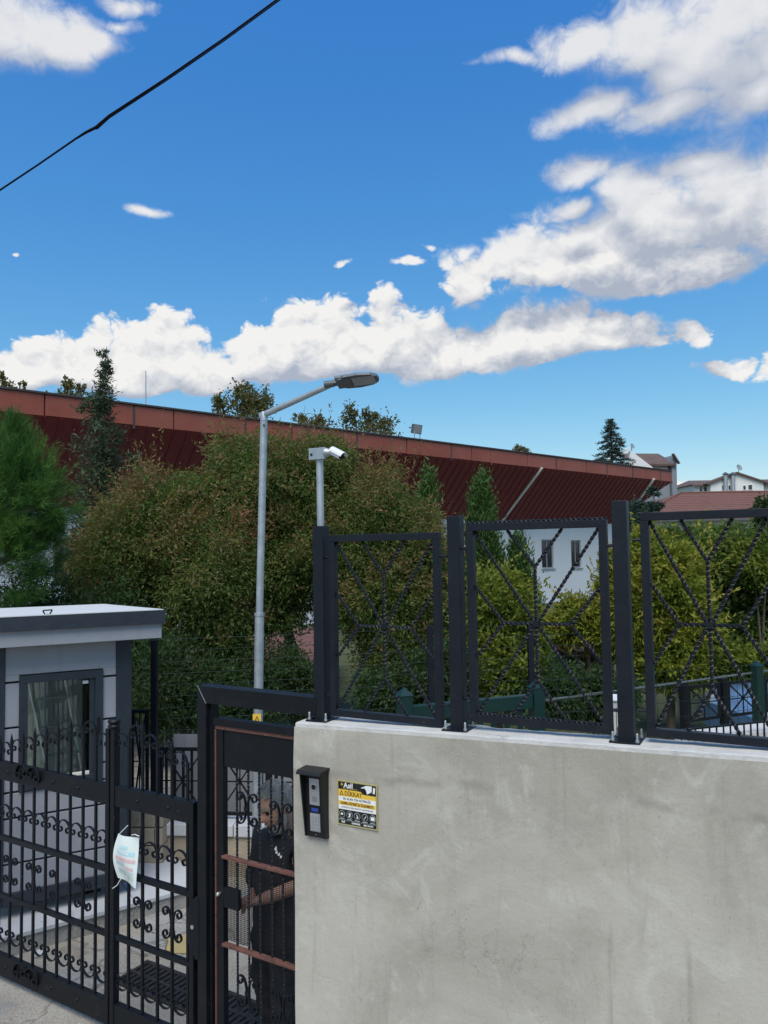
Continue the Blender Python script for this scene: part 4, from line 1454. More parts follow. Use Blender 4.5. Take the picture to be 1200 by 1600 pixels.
# the same fence again, on the low wall
yf = .12
bf = thing('yard_fence', 'black panel fence standing on the low wall at the back of the yard', 'fence', LW.o, LW.rz)
zt1 = LW.px(290, 1168, yf).z
zt_post = LW.px(241, 1000, yf).z
z0 = zcop + .03
pxs2 = [LW.px(x, 1200, yf).x for x in (199, 241, 330, 420, 500)]
for i, x in enumerate(pxs2):
    MB().bevbox(x - .025, x + .025, yf - .025, yf + .025, zcop, (zt_post if i == 1 else zt1 + .06), .003).build('post', M['black'], bf)
def xpanel(parent, xa, xb, za, zb2, y, m, a=.026, bar=.012):
    for (p, q, r, s_) in ((xa, xb, za, za + a), (xa, xb, zb2 - a, zb2), (xa, xa + a, za + a, zb2 - a), (xb - a, xb, za + a, zb2 - a)):
        MB().box(p, q, y - .012, y + .012, r, s_).build('panel_frame', m, parent)
    cx, cz = (xa + xb) / 2, (za + zb2) / 2
    for (p, q) in (((xa + a, za + a), (xb - a, zb2 - a)), ((xa + a, zb2 - a), (xb - a, za + a))):
        MB().bar((p[0], y, p[1]), (q[0], y, q[1]), bar, bar).build('panel_bar', m, parent)
    MB().bar((cx, y - .001, za + a), (cx, y - .001, zb2 - a), bar * .8, bar * .8).build('panel_bar', m, parent)
    MB().bar((xa + a, y + .001, cz), (xb - a, y + .001, cz), bar * .8, bar * .8).build('panel_bar', m, parent)
zt2 = LW.px(225, 1109, yf).z
xpanel(bf, pxs2[0] + .03, pxs2[1] - .05, z0, zt2, yf, M['black'])
for i in (1, 2, 3):
    xpanel(bf, pxs2[i] + .05, pxs2[i + 1] - .05, z0, zt1, yf, M['black'])
x = pxs2[1] + .10
while x < pxs2[2] - .06:
    MB().box(x - .010, x + .010, yf + .014, yf + .030, z0, zt1 - .03).build('bar', M['black'], bf)
    x += .075
# grey ribbed sheet hoarding beyond
yh = 1.15
hd = thing('sheet_hoarding', 'grey ribbed sheet hoarding standing behind the yard fence', 'hoarding', LW.w(0, yh, 0), LW.rz)
hx0, hx1 = LW.px(272, 1220, yh).x, LW.px(560, 1220, yh).x
hz = (LW.px(300, 1178, yh).z + LW.px(440, 1117, yh).z) / 2
x = hx0
k = 0
me_h = MB().prism([(0, 0), (.012, 0), (.012, hz), (0, hz)], -.012, 0).add([], []).box(.012, .105, -.003, .001, 0, hz).mesh('sheet_rib', M['greywall'])
while x < hx1:
    obj('sheet_rib', me_h, hd, (x, 0, 0))
    x += .106
# ------------------------------------------------------------------ street lamp
sb = gz(402, 1338, .03)
YL = 6.1
lb = at(401, 1330, YL)
ltp = at(412.5, 650, YL)
sl_ = thing('street_lamp', 'galvanised street lamp with one raised arm, standing in the yard', 'street lamp', (lb.x, lb.y, 0.0))
o = Vector((lb.x, lb.y, 0))
def L(px, py, Y=YL):
    return at(px, py, Y) - o
base = Vector((L(400, 1400).x, 0, .0))
jn = L(405.5, 960)
top = L(412.5, 648)
MB().tube([base, jn], .037, 20).build('lower_pole', M['galv'], sl_, smooth=True)
MB().tube([jn - Vector((0, 0, .01)), jn + Vector((0, 0, .012))], .041, 20).build('joint_collar', M['galv'], sl_, smooth=True)
MB().tube([jn + Vector((0, 0, .012)), top + Vector((.0005, 0, .0))], .029, 20).build('upper_pole', M['galv'], sl_, smooth=True)
MB().bevbox(base.x - .13, base.x + .13, -.13, .13, 0, .02, .003).build('base_plate', M['galv'], sl_)
ae = L(522, 599, YL - .35)
ad = (ae - top).normalized()
MB().tube([top - ad * .03, top + ad * .02, ae], [.028, .026, .021], 18).build('arm', M['galv'], sl_, smooth=True)
MB().lathe([(.031, -.05), (.031, .012), (.024, .022)], 16, tuple(top)).build('arm_sleeve', M['galv'], sl_, smooth=True)
MB().lathe([(.008, -.036), (.008, -.030)], 8, (top.x + .004, 0, top.z - .09), 'y').build('bolt', M['lensblack'], sl_)
# flat head: local X along it, Z up
hd_ = thing('lamp_head', None, None)
hd_.parent = sl_
tip = L(588, 590, YL - .42)
hx = (tip - ae)
hl = hx.length
hd_.location = ae
xh = hx.normalized()
side = Vector((0, 1, 0))
zh = xh.cross(side).normalized()
zh = (zh + Vector((0, -1, 0)) * -.42).normalized()
yh_ = zh.cross(xh).normalized()
zh = xh.cross(yh_)
hd_.rotation_euler = Matrix((xh, yh_, zh)).transposed().to_euler()
outl = [(-.045, .018), (.02, .022), (.09, .075), (.20, .082), (.30, .066), (.345, .036), (.358, 0)]
sc = hl / .335
full = [(x * sc, y) for x, y in outl] + [(x * sc, -y) for x, y in outl[::-1][1:]]
mb = MB()
n = len(full)
vs = [(x, y, -.012) for x, y in full] + [(x * .985, y * .93, .014) for x, y in full]
mb.add(vs, [tuple(range(n - 1, -1, -1)), tuple(range(n, 2 * n))] + [(i, (i + 1) % n, (i + 1) % n + n, i + n) for i in range(n)])
mb.build('head_shell', M['greyalu'], hd_)
MB().bevbox(.15 * sc, .325 * sc, -.052, .052, -.0155, -.0125, .001).build('led_lens', M['lens'], hd_)
MB().bevbox(.025 * sc, .14 * sc, -.058, .058, -.017, -.0125, .002).build('cover_plate', M['greyalu'], hd_)
MB().bevbox(.01 * sc, .13 * sc, -.04, .04, .0142, .040, .006).build('gear_box', M['greyalu'], hd_)
MB().tube([(-.075, 0, 0), (.0, 0, 0)], .027, 14).build('spigot', M['greyalu'], hd_, smooth=True)
# warning sticker
st = L(402.5, 1121)
MB().box(st.x - .031, st.x + .033, -.0405, -.0385, st.z - .055, st.z + .035).build('sticker', M['yellow'], sl_)
mb = MB()
tz = st.z - .018
mb.prism([(st.x - .022, tz - .012), (st.x + .026, tz - .012), (st.x + .002, tz + .040)], -.0412, -.0407).build('sticker_triangle', M['signblack'], sl_)
MB().prism([(st.x - .013, tz - .007), (st.x + .017, tz - .007), (st.x + .002, tz + .026)], -.0418, -.0413).build('sticker_triangle', M['yellow'], sl_)
MB().prism([(st.x, tz + .018), (st.x + .006, tz + .006), (st.x + .001, tz + .006), (st.x + .003, tz - .005), (st.x - .004, tz + .008), (st.x + .001, tz + .008)], -.0424, -.0419).build('sticker_flash', M['signblack'], sl_)

# ------------------------------------------------------------------ overhead cable
YC = 7.0
ca = [(-160, 394), (0, 297), (60, 257), (118, 217), (134, 207), (150, 199), (170, 181), (260, 122), (350, 60), (432, 0), (640, -150)]
pts = [at(x, y, YC + .0012 * x) for x, y in ca]
cb_ = thing('overhead_cable', 'black twin overhead cable with a taped splice crossing the sky', 'cable', pts[0])
MB().tube([p - pts[0] for p in pts], [.0085] * 3 + [.0095, .013, .015, .011] + [.0095] * 4, 8).build('conductor', M['cable'], cb_, smooth=True)
p2 = [at(x + .9, y + 3.0, YC + .0012 * x) for x, y in ca[5:]]
MB().tube([p - pts[0] for p in p2], .0068, 7).build('conductor', M['cable'], cb_, smooth=True)

# ------------------------------------------------------------------ green gate, mesh fences
q1, q2 = at(632, 1100, 6.0), at(838, 1085, 6.45)
GG = Frame(q1.x, q1.y, q2.x - q1.x, q2.y - q1.y)
gg = GG.root('green_gate', 'low dark green sheet gate between two square capped posts behind the wall', 'gate')
lg = (Vector((q2.x, q2.y, 0)) - Vector((q1.x, q1.y, 0))).length
for (t, y) in ((0, 1086), (lg, 1074)):
    z = GG.px(632 if t == 0 else 838, y).z
    MB().bevbox(t - .05, t + .05, -.05, .05, 0, z, .004).build('post', M['green'], gg)
    MB().add([(t - .056, -.056, z + .001), (t + .056, -.056, z + .001), (t + .056, .056, z + .001), (t - .056, .056, z + .001), (t, 0, z + .062)],
             [(3, 2, 1, 0), (0, 1, 4), (1, 2, 4), (2, 3, 4), (3, 0, 4)]).build('post_cap', M['green'], gg)
zr = (GG.px(645, 1103.5).z + GG.px(825, 1084).z) / 2
MB().bevbox(.055, lg - .055, -.035, .035, zr - .11, zr, .004).build('top_rail', M['green'], gg)
me_b = MB().bevbox(-.02, .02, -.015, .015, .10, zr - .11, .002).mesh('bar', M['green'])
for i in range(8):
    obj('bar', me_b, gg, (.16 + (lg - .32) * i / 7, 0, 0))
MB().bevbox(.055, lg - .055, -.03, .03, .04, .10, .004).build('bottom_rail', M['green'], gg)


def mesh_fence(name, label, p, q, zt0, zt1, zb, nh, postx, m, mpost, vert=.06, wr=.0026, r2=0, posth=.03):
    fr = Frame(p.x, p.y, q.x - p.x, q.y - p.y)
    r = fr.root(name, label, 'fence')
    Lg = math.hypot(q.x - p.x, q.y - p.y)
    for t in postx:
        t *= Lg
        zt = zt0 + (zt1 - zt0) * t / Lg
        MB().bevbox(t - .03, t + .03, -.03, .03, 0, zt + posth, .003).build('post', mpost, r)
    mb = MB()
    for i in range(nh):
        f = i / (nh - 1)
        a, b = zb + (zt0 - zb) * f, zb + (zt1 - zb) * f
        k = 10
        pts = [(Lg * j / k, -.02 + random.uniform(-.004, .004), a + (b - a) * j / k + random.uniform(-.003, .003)) for j in range(k + 1)]
        mb.tube(pts, wr, 5)
    if vert:
        nv = int(Lg / vert)
        for i in range(nv + 1):
            t = Lg * i / nv
            mb.bar((t, -.0165, zb - .03), (t, -.0165, zt0 + (zt1 - zt0) * t / Lg), wr * 1.3, wr * 1.3)
    tag(mb.build('wire_mesh', m, r), kind='stuff')
    return fr, r


# tall mesh fence before the trees
a, b = at(196, 1000, 7.9), at(905, 985, 8.5)
mesh_fence('mesh_fence', 'tall thin wire fence with dark posts running before the bushy trees', a, b, at(300, 1000, 7.9).z, at(823, 975, 8.4).z, .2, 15,
           (.06, .655, .885), M['wire'], M['anth'], vert=0, wr=.0028)
# mesh fence with a green post on the right
a, b = at(850, 1064, 6.5), at(1330, 1025, 7.7)
fr, mf = mesh_fence('wire_fence', 'green post wire fence with zinc rails on the right behind the wall', a, b, a.z, b.z, .75, 7, (), M['wire'], M['green'], vert=.11, wr=.0022)
gp = fr.px(1181, 1040)
MB().bevbox(gp.x - .04, gp.x + .04, -.05, .03, 0, gp.z, .004).build('post', M['green'], mf)
MB().add([(gp.x - .044, -.054, gp.z + .001), (gp.x + .044, -.054, gp.z + .001), (gp.x + .044, .034, gp.z + .001), (gp.x - .044, .034, gp.z + .001), (gp.x, -.01, gp.z + .05)],
         [(3, 2, 1, 0), (0, 1, 4), (1, 2, 4), (2, 3, 4), (3, 0, 4)]).build('post_cap', M['green'], mf)
r1, r2_ = fr.px(1020, 1073), fr.px(1175, 1052.5)
MB().tube([(-.1, .02, r1.z - (r1.x + .1) * (r2_.z - r1.z) / (r2_.x - r1.x)), (3.2, .02, r2_.z + (3.2 - r2_.x) * (r2_.z - r1.z) / (r2_.x - r1.x))], .011, 8).build('rail', M['wiregrey'], mf)
# black panel fence further back
a, b = at(1040, 1060, 7.6), at(1330, 1040, 8.6)
BF = Frame(a.x, a.y, b.x - a.x, b.y - a.y)
b2 = BF.root('panel_fence', 'black cross barred panel fence before the yellow green bushes on the right', 'fence')
lt = (Vector((b.x - a.x, b.y - a.y))).length
zt = BF.px(1120, 1064).z
nP = 4
for i in range(nP + 1):
    t = .22 + .52 * i
    MB().bevbox(t - .035, t + .035, -.03, .03, .4, zt + .02, .003).build('post', M['black'], b2)
    if i < nP:
        xpanel(b2, t + .05, t + .47, .95, zt - .02, 0, M['black'])
# white kerb wall under it
a, b = at(1060, 1168, 5.0), at(1420, 1146, 5.6)
KW = Frame(a.x, a.y, b.x - a.x, b.y - a.y)
kw = KW.root('terrace_wall', 'low white plastered wall just behind the boundary wall at the right', 'wall')
kz = KW.px(1150, 1146).z
MB().bevbox(.14, 1.9, 0, .22, 0, kz, .01).build('wall_body', M['coping'], kw)
KB = MB()
me_kb = MB().box(-.004, .004, -.012, -.004, kz - .3, kz + .055).mesh('bar', M['black'])
for i in range(30):
    obj('bar', me_kb, kw, (.02 + i * .055, 0, 0))
MB().box(0, 1.9, -.016, -.003, kz + .055, kz + .066).build('rail', M['black'], kw)
# white box post seen low beside the third fence post
a = at(972, 1150, 4.6)
wb = thing('meter_cabinet', 'narrow white sheet cabinet standing low beside the third fence post', 'cabinet', (a.x, a.y, 0), -.3)
cz = at(968, 1096, 4.6).z
MB().bevbox(-.06, .06, 0, .16, 0, cz, .006).build('case', M['coping'], wb)
MB().box(-.03, -.027, -.002, .0, .2, cz - .03).build('door_joint', M['darkplastic'], wb)
MB().bevbox(-.065, .065, -.01, .17, cz + .001, cz + .012, .002).build('lid', M['white'], wb)


# ------------------------------------------------------------------ hall with the flared red eaves
FZ1 = CAMZ + 270 / 58
def hz(x, y, n=0.0):
    return HAL.px(x, y, n)
FZ1 = (hz(0, 605).z + hz(640, 690).z + hz(1040, 735).z) / 3
FZ0 = (hz(0, 636).z + hz(640, 713).z + hz(1040, 752).z) / 3
TE = hz(1048, 740).x
IN = 2.16
WTE = HAL.px(958, 830, IN).x
ZW = HAL.px(785, 813, IN).z
T0 = -9.0
hall = HAL.root('hall_building', 'long white hall with flared maroon sheet eaves and brick red fascia', 'building')
DEPH = 16.0
t = T0
random.seed(21)
while t < TE - .2:
    w_ = random.choice((1.3, 1.9, 2.3, 2.6, 2.6, 3.0))
    e = TE if t + w_ > TE - .8 else t + w_
    dz = random.uniform(-.012, .012)
    MB().bevbox(t + .022, e - .022, -.03 - random.uniform(0, .012), .01, FZ0 + dz, FZ1 + random.uniform(-.012, .006), .006).build('fascia_panel', M['fascia'], hall)
    if random.random() < .75:
        MB().box(e - .04, e + .03, -.050, -.044, FZ0 - random.uniform(.03, .16), FZ1 - .03).build('joint_strap', random.choice([M['roofdark'], M['roofdark'], M['fascia']]), hall)
    t = e
MB().box(T0, TE - .02, .012, .06, FZ0 + .02, FZ1 - .02).build('fascia_backing', M['roofdark'], hall)
MB().bevbox(T0, TE + .03, -.09, .35, FZ1 + .008, FZ1 + .07, .01).build('roof_edge_strip', M['roofdark'], hall)
# end fascia on the gable side
MB().bevbox(TE + .0, TE + .04, -.02, DEPH + IN, FZ0, FZ1, .006).build('fascia_panel', M['fascia'], hall)
MB().add([(T0, .1, FZ1 + .03), (TE, .1, FZ1 + .03), (TE - 4, DEPH / 2 + IN, FZ1 + .25), (T0, DEPH / 2 + IN, FZ1 + .25), (TE, DEPH + IN, FZ1 + .03), (T0, DEPH + IN, FZ1 + .03)],
         [(0, 1, 2, 3), (3, 2, 4, 5), (1, 4, 2)]).build('roof', M['roofdark'], hall)
# soffit sheets
SWD = .44
sl_n = math.hypot(IN, FZ0 - ZW)
def soffit_panel(w0, w1):
    """one sheet from the fascia down to the wall; w0, w1 = how far in each long edge runs"""
    mb = MB()
    vs = []
    for (x, w_) in ((.012, w0), (SWD - .012, w1)):
        for f in (0, 1):
            for h in (0, .03):
                y = w_ * f
                vs.append((x, y - h * .7, -(FZ0 - ZW) * (w_ / IN) * f - h * .7))
    # 0:(x0,f0,h0)1:(x0,f0,h1)2:(x0,f1,h0)3:(x0,f1,h1)...
    mb.add(vs, [(0, 4, 6, 2), (1, 3, 7, 5), (0, 1, 5, 4), (2, 6, 7, 3), (0, 2, 3, 1), (4, 5, 7, 6)])
    # standing seam
    vs = []
    for x in (SWD - .02, SWD + .016):
        for f in (0, 1):
            for h in (.02, .062):
                y = w1 * f
                vs.append((x, y - h * .7, -(FZ0 - ZW) * (w1 / IN) * f - h * .7))
    mb.add(vs, [(0, 4, 6, 2), (1, 3, 7, 5), (0, 1, 5, 4), (2, 6, 7, 3), (0, 2, 3, 1), (4, 5, 7, 6)])
    return mb
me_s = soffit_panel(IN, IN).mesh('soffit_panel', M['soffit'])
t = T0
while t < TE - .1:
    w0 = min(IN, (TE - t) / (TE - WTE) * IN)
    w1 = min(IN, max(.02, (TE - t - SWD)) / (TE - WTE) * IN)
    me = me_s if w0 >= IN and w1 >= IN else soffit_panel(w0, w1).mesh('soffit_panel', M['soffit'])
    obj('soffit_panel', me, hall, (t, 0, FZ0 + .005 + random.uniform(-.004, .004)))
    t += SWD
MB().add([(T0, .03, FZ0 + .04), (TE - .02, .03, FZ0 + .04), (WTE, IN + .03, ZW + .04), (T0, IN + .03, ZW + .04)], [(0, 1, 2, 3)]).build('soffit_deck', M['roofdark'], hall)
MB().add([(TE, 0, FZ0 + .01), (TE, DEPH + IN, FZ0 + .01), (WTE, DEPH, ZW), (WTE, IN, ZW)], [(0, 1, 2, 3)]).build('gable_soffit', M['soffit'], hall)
# hip trim and down pipes on the soffit
def soff(px, py):
    """point on the sloping soffit plane"""
    nrm = (HAL.n * (FZ0 - ZW) + Vector((0, 0, IN))).normalized()
    o_ = HAL.w(0, 0, FZ0 - .09)
    d = ray(px, py)
    k = (o_ - CAM).dot(nrm) / d.dot(nrm)
    return HAL.local(CAM + d * k)
def strip(ps, m, w_=.13):
    MB().tube(ps, w_ / 2, 8).build('downpipe', m, hall, smooth=True)
strip([soff(847, 731), soff(784, 815)], M['paleyellow'], .14)
strip([soff(1022, 748), soff(985, 800)], M['paleyellow'], .15)
# wall
wy = IN
def openings_wall(mb, x0, x1, z0, z1, ops, y, dep=.18):
    xs = sorted({x0, x1} | {v for o_ in ops for v in o_[:2]})
    zs = sorted({z0, z1} | {v for o_ in ops for v in o_[2:]})
    for a, b in zip(xs, xs[1:]):
        for c, d in zip(zs, zs[1:]):
            if any(o_[0] - 1e-6 <= a and b <= o_[1] + 1e-6 and o_[2] - 1e-6 <= c and d <= o_[3] + 1e-6 for o_ in ops):
                continue
            mb.add([(a, y, c), (b, y, c), (b, y, d), (a, y, d)], [(0, 1, 2, 3)])
    for (a, b, c, d) in ops:
        mb.add([(a, y, c), (b, y, c), (b, y, d), (a, y, d), (a, y + dep, c), (b, y + dep, c), (b, y + dep, d), (a, y + dep, d)],
               [(0, 4, 5, 1), (1, 5, 6, 2), (2, 6, 7, 3), (3, 7, 4, 0)])
    return mb
wz = []
for (xa, xb, ya, yb) in ((802, 816, 843, 884), (846, 866, 843, 888), (892, 909, 844, 887)):
    p, q = HAL.px(xa, ya, wy), HAL.px(xb, yb, wy)
    wz.append((p.x, q.x, q.z, p.z))
p, q = HAL.px(83, 838, wy), HAL.px(94, 872, wy)
zz0, zz1 = wz[1][2], wz[1][3]
wleft = []
tt = p.x
step = 4.2
while tt < wz[0][0] - 4:
    wleft.append((tt, tt + 1.05, zz0, zz1))
    tt += step
ops = wleft + wz
openings_wall(MB(), T0, WTE, -.1, ZW + .02, ops, wy).build('front_wall', M['hallwall'], hall)
MB().add([(WTE, wy, -.1), (WTE, DEPH, -.1), (WTE, DEPH, ZW), (WTE, wy, ZW)], [(0, 1, 2, 3)]).build('gable_wall', M['hallwall'], hall)
for (a, b, c, d) in ops:
    wn = thing('window', None, None)
    wn.parent = hall
    f = .07
    y = wy + .10
    for (p, q, r, s_) in ((a, b, c, c + f), (a, b, d - f, d), (a, a + f, c + f, d - f), (b - f, b, c + f, d - f), ((a + b) / 2 - .03, (a + b) / 2 + .03, c + f, d - f)):
        MB().box(p, q, y - .03, y + .03, r, s_).build('frame', M['winframe'], wn)
    MB().box(a + f, b - f, y + .004, y + .012, c + f, d - f).build('pane', M['darkglass'], wn)
    MB().bevbox(a - .06, b + .06, wy - .07, wy + .09, c - .06, c - .002, .006).build('sill', M['winframe'], wn)
# rain pipe at the corner
pz = [HAL.px(964, 822, wy - .1), HAL.px(959, 832, wy - .1), HAL.px(958, 930, wy - .1)]
MB().tube([soff(985, 800), (pz[0].x, wy - .12, pz[0].z), (pz[1].x, wy - .12, pz[1].z), (pz[1].x, wy - .12, 0)], .06, 8).build('downpipe', M['paleyellow'], hall, smooth=True)
# small lamp hanging under the corner
hp = HAL.local(at(1022, 748, HAL.w(TE - 1.2, .6, 0).y))
MB().tube([(hp.x, hp.y, hp.z), (hp.x, hp.y, hp.z - .75)], .035, 6).build('hanging_rod', M['paleyellow'], hall)
MB().lathe([(.10, 0), (.13, -.12), (.11, -.42), (.05, -.45)], 10, (hp.x, hp.y, hp.z - .75)).build('hanging_lamp', M['white'], hall, smooth=True)

# floodlight on the roof edge
fl = hz(656, 690)
flt = thing('floodlight', 'boxy grey floodlight on a bracket on the red roof edge', 'floodlight', HAL.w(fl.x, .15, FZ1 + .06), HAL.rz)
MB().tube([(-.16, 0, 0), (-.16, 0, .34)], .022, 6).build('bracket', M['galv'], flt)
MB().tube([(.16, 0, 0), (.16, 0, .34)], .022, 6).build('bracket', M['galv'], flt)
MB().box(-.18, .18, -.02, .02, 0, .03).build('bracket', M['galv'], flt)
mb = MB().bevbox(-.21, .21, -.05, .13, -.19, .19, .02)
mb.xform(Matrix.Translation((0, 0, .44)) @ Matrix.Rotation(math.radians(14), 4, 'X') @ Matrix.Rotation(-.25, 4, 'Z'))
mb.build('lamp_case', M['greyalu'], flt)
mb = MB().bevbox(-.18, .18, -.062, -.051, -.16, .16, .004)
mb.xform(Matrix.Translation((0, 0, .44)) @ Matrix.Rotation(math.radians(14), 4, 'X') @ Matrix.Rotation(-.25, 4, 'Z'))
mb.build('lamp_glass', M['lens'], flt)
# lightning rod
r = hz(230, 628)
rt = hz(230.5, 579)
lr = thing('lightning_rod', 'thin upright lightning rod on the roof edge by the slender tree', 'rod', HAL.w(r.x, .1, FZ1 + .05), HAL.rz)
MB().tube([(0, 0, 0), (0, 0, rt.z - FZ1 - .05)], [.020, .014], 6).build('rod', M['galv'], lr)
MB().box(-.05, .05, -.05, .05, -.02, .02).build('rod_foot', M['galv'], lr)

# ------------------------------------------------------------------ far buildings
def gable_house(name, label, Y, pl, pr, peave, pbase_z, dep, ridge_px, mw, mr, wins, cat='building', over=.35, flat=False, ang=0.0):
    a, b = at(pl, peave, Y), at(pr, peave, Y)
    fr = Frame(a.x, a.y, math.cos(ang), math.sin(ang))
    r = fr.root(name, label, cat)
    w_ = fr.px(pr, peave).x
    ze = (a.z + fr.px(pr, peave).z) / 2
    return fr, r, w_, ze


def windows_on(fr, r, boxes, y=0.0, m=None, sills=True):
    for (xa, xb, ya, yb) in boxes:
        p, q = fr.px(xa, ya, y), fr.px(xb, yb, y)
        wn = thing('window', None, None)
        wn.parent = r
        f = .07
        a, b, c, d = p.x, q.x, q.z, p.z
        for (i, j, k, l) in ((a, b, c, c + f), (a, b, d - f, d), (a, a + f, c + f, d - f), (b - f, b, c + f, d - f)):
            MB().box(i, j, y - .05, y + .02, k, l).build('frame', M['white'], wn)
        MB().box(a + f, b - f, y - .022, y - .012, c + f, d - f).build('pane', M['darkglass'], wn)


def dish(parent, loc, r, rot):
    d = thing('satellite_dish', None, None)
    d.parent = parent
    d.location = loc
    prof = [(r * k / 6, .22 * r * (k / 6) ** 2) for k in range(1, 7)]
    mb = MB().lathe([(.001, 0)] + prof + [(r * .99, .22 * r + .02)] + [(p, h + .02) for p, h in prof[::-1]], 18)
    mb.xform(Matrix.Translation((0, 0, .5 + r)) @ Matrix.Rotation(rot, 4, 'Z') @ Matrix.Rotation(math.radians(65), 4, 'X'))
    mb.build('reflector', M['lens'], d, smooth=True)
    MB().tube([(0, .1, 0), (0, .1, .5 + r)], .03, 6).build('mast', M['greyalu'], d)


# grey tower house with brown roof
Y = 62
a = at(968, 722, Y)
TWR = Frame(a.x, a.y, 1, .12)
tw = TWR.root('tall_house', 'tall grey and cream house with brown roof behind the hall corner', 'building')
P = lambda x, y, n=0: TWR.px(x, y, n)
xr2 = P(1048, 800).x
zE = P(1010, 723).z
zM = P(1030, 748).z
zR = P(1000, 709).z
MB().box(0, xr2, 0, 8, -1, zM).build('lower_wall', M['greypaint'], tw)
MB().box(.05, xr2 - .05, .05, 7.9, zM + .002, zE).build('upper_wall', M['paleyellow'], tw)
# side face of the house with gable, slightly turned
_g = [P(x, y, -.3) for x, y in ((1049.5, 800), (1057, 800), (1057, 722), (1052.5, 711), (1049.5, 722))]
MB().prism([(q.x, q.z - (12 if k < 2 else 0)) for k, q in enumerate(_g)], -.3, 1.5).build('gable_wall', M['greypaint'], tw)
MB().add([(xr2 * .30, -.5, zE - .15), (xr2 + .35, -.5, zE - .15), (xr2 + .35, 2.5, zR + .35), (xr2 * .22, 2.5, zR + .35), (xr2 * .30, -.5, zE - .3), (xr2 + .35, -.5, zE - .3), (xr2 + .35, 2.5, zR + .2), (xr2 * .22, 2.5, zR + .2)],
         [(0, 1, 2, 3), (7, 6, 5, 4), (0, 4, 5, 1), (1, 5, 6, 2), (2, 6, 7, 3), (3, 7, 4, 0)]).build('roof', M['brownroof'], tw)
MB().prism([(xr2 * .12, zE - .5), (xr2 * .62, zE - .5), (xr2 * .16, zR + .25)], -.55, -.2).build('dormer_wall', M['whitehouse'], tw)
_a, _b = P(1051, 709, -.5), P(1061, 724.5, -.5)
MB().bar(_a, _b, .3, .12).build('verge_board', M['brownroof'], tw)
MB().bar((-1.6, -.6, zE - .1), (xr2 * .14, -.6, zR + .30), .2, .25).build('ridge_board', M['whitehouse'], tw)
windows_on(TWR, tw, [(1053, 1056, 724, 745)], -.2)
dish(tw, (P(1005, 709).x, 2, zR + .15), .24, .5)

# long white house on the far right
Y = 90
a = at(1084, 745, Y)
WH = Frame(a.x, a.y, 1, .0)
wh = WH.root('white_house', 'white house with shallow brown roof and gabled bay far off at the right', 'building')
P = lambda x, y, n=0: WH.px(x, y, n)
zE, zB, zR = P(1120, 757).z, P(1120, 772).z - 14, P(1110, 745).z
xb0, xb1, xend = P(1110, 770).x, P(1193, 770).x, P(1330, 770).x
MB().box(0, xend, 0, 9, zB, zE).build('wall', M['whitehouse'], wh)
MB().add([(-.4, -.5, zE), (xend, -.5, zE), (xend, 4.5, zR), (1.2, 4.5, zR), (-.4, -.5, zE - .2), (xend, -.5, zE - .2), (xend, 9, zE), (-.4, 9, zE)],
         [(0, 1, 2, 3), (4, 5, 1, 0), (3, 2, 6, 7), (0, 3, 7)]).build('roof', M['brownroof'], wh)
xk, zk = P(1150, 738, -1.2).x, P(1150, 740, -1.2).z
xa_, xc_ = P(1110, 757, -1.2).x, P(1193, 757, -1.2).x
zea = P(1110, 754.5, -1.2).z
MB().prism([(xa_, zB), (xc_, zB), (xc_, zea), (xk, zk), (xa_, zea)], -1.2, -.01).build('bay_wall', M['whitehouse'], wh)
for (p, q) in (((xa_ - .5, zea - .15), (xk, zk + .10)), ((xk, zk + .10), (xc_ + .5, zea - .15))):
    MB().bar((p[0], -.2, p[1]), (q[0], -.2, q[1]), 2.6, .18, up=(0, 0, 1)).build('bay_roof', M['brownroof'], wh)
windows_on(WH, wh, [(1092, 1098, 760, 769), (1099, 1105, 760, 769), (1107, 1111, 761, 768)], 0)
windows_on(WH, wh, [(1127, 1133, 758, 766), (1137, 1142, 758, 766), (1160, 1166, 758, 766), (1168, 1176, 757, 766)], -1.2)
for cxp in (1133.5, 1145):
    c0 = P(cxp, 768, -1.5)
    c1 = P(cxp, 743, -1.5)
    MB().tube([(c0.x, -1.5, c0.z - 2), (c1.x, -1.5, c1.z)], .24, 10).build('flue', M['galv'], wh, smooth=True)
    MB().lathe([(.33, 0), (.33, .12), (.02, .35)], 10, (c1.x, -1.5, c1.z + .08)).build('flue_cap', M['greyalu'], wh)
p0, p1_ = P(1124, 768, -2), P(1172, 766, -2)
MB().box(p0.x, p1_.x, -2.6, -1.25, p0.z - .12, p0.z + .02).build('balcony_slab', M['brownroof'], wh)
dish(wh, (P(1156, 738, -1).x, -.8, zk - .2), .40, .4)

# tiled house
Y = 54
a = at(1005, 812, Y)
TH_ = Frame(a.x, a.y, 1, .03)
th = TH_.root('tiled_house', 'low house with broad clay tiled roof beyond the yellow green trees', 'house')
P = lambda x, y, n=0: TH_.px(x, y, n)
zE = P(1100, 811).z
xe_ = P(1400, 812).x
zR = P(1120, 770, 4.5).z
xrd = P(1072, 772, 4.5).x
rows, rr = 14, []
for k in range(rows):
    f0, f1 = k / rows, (k + 1) / rows
    xl0 = -1.0 + (xrd + .6) * f0
    xl1 = -1.0 + (xrd + .6) * f1
    y0_, y1_ = -.5 + 5.0 * f0, -.5 + 5.0 * f1
    z0_, z1_ = zE + (zR - zE) * f0, zE + (zR - zE) * f1
    MB().add([(xl0, y0_, z0_ + .03), (xe_, y0_, z0_ + .03), (xe_, y1_, z1_ + .005), (xl1, y1_, z1_ + .005), (xl0, y0_, z0_ - .03), (xe_, y0_, z0_ - .03)],
             [(0, 1, 2, 3), (0, 4, 5, 1)]).build('tile_course', M['tile'], th)
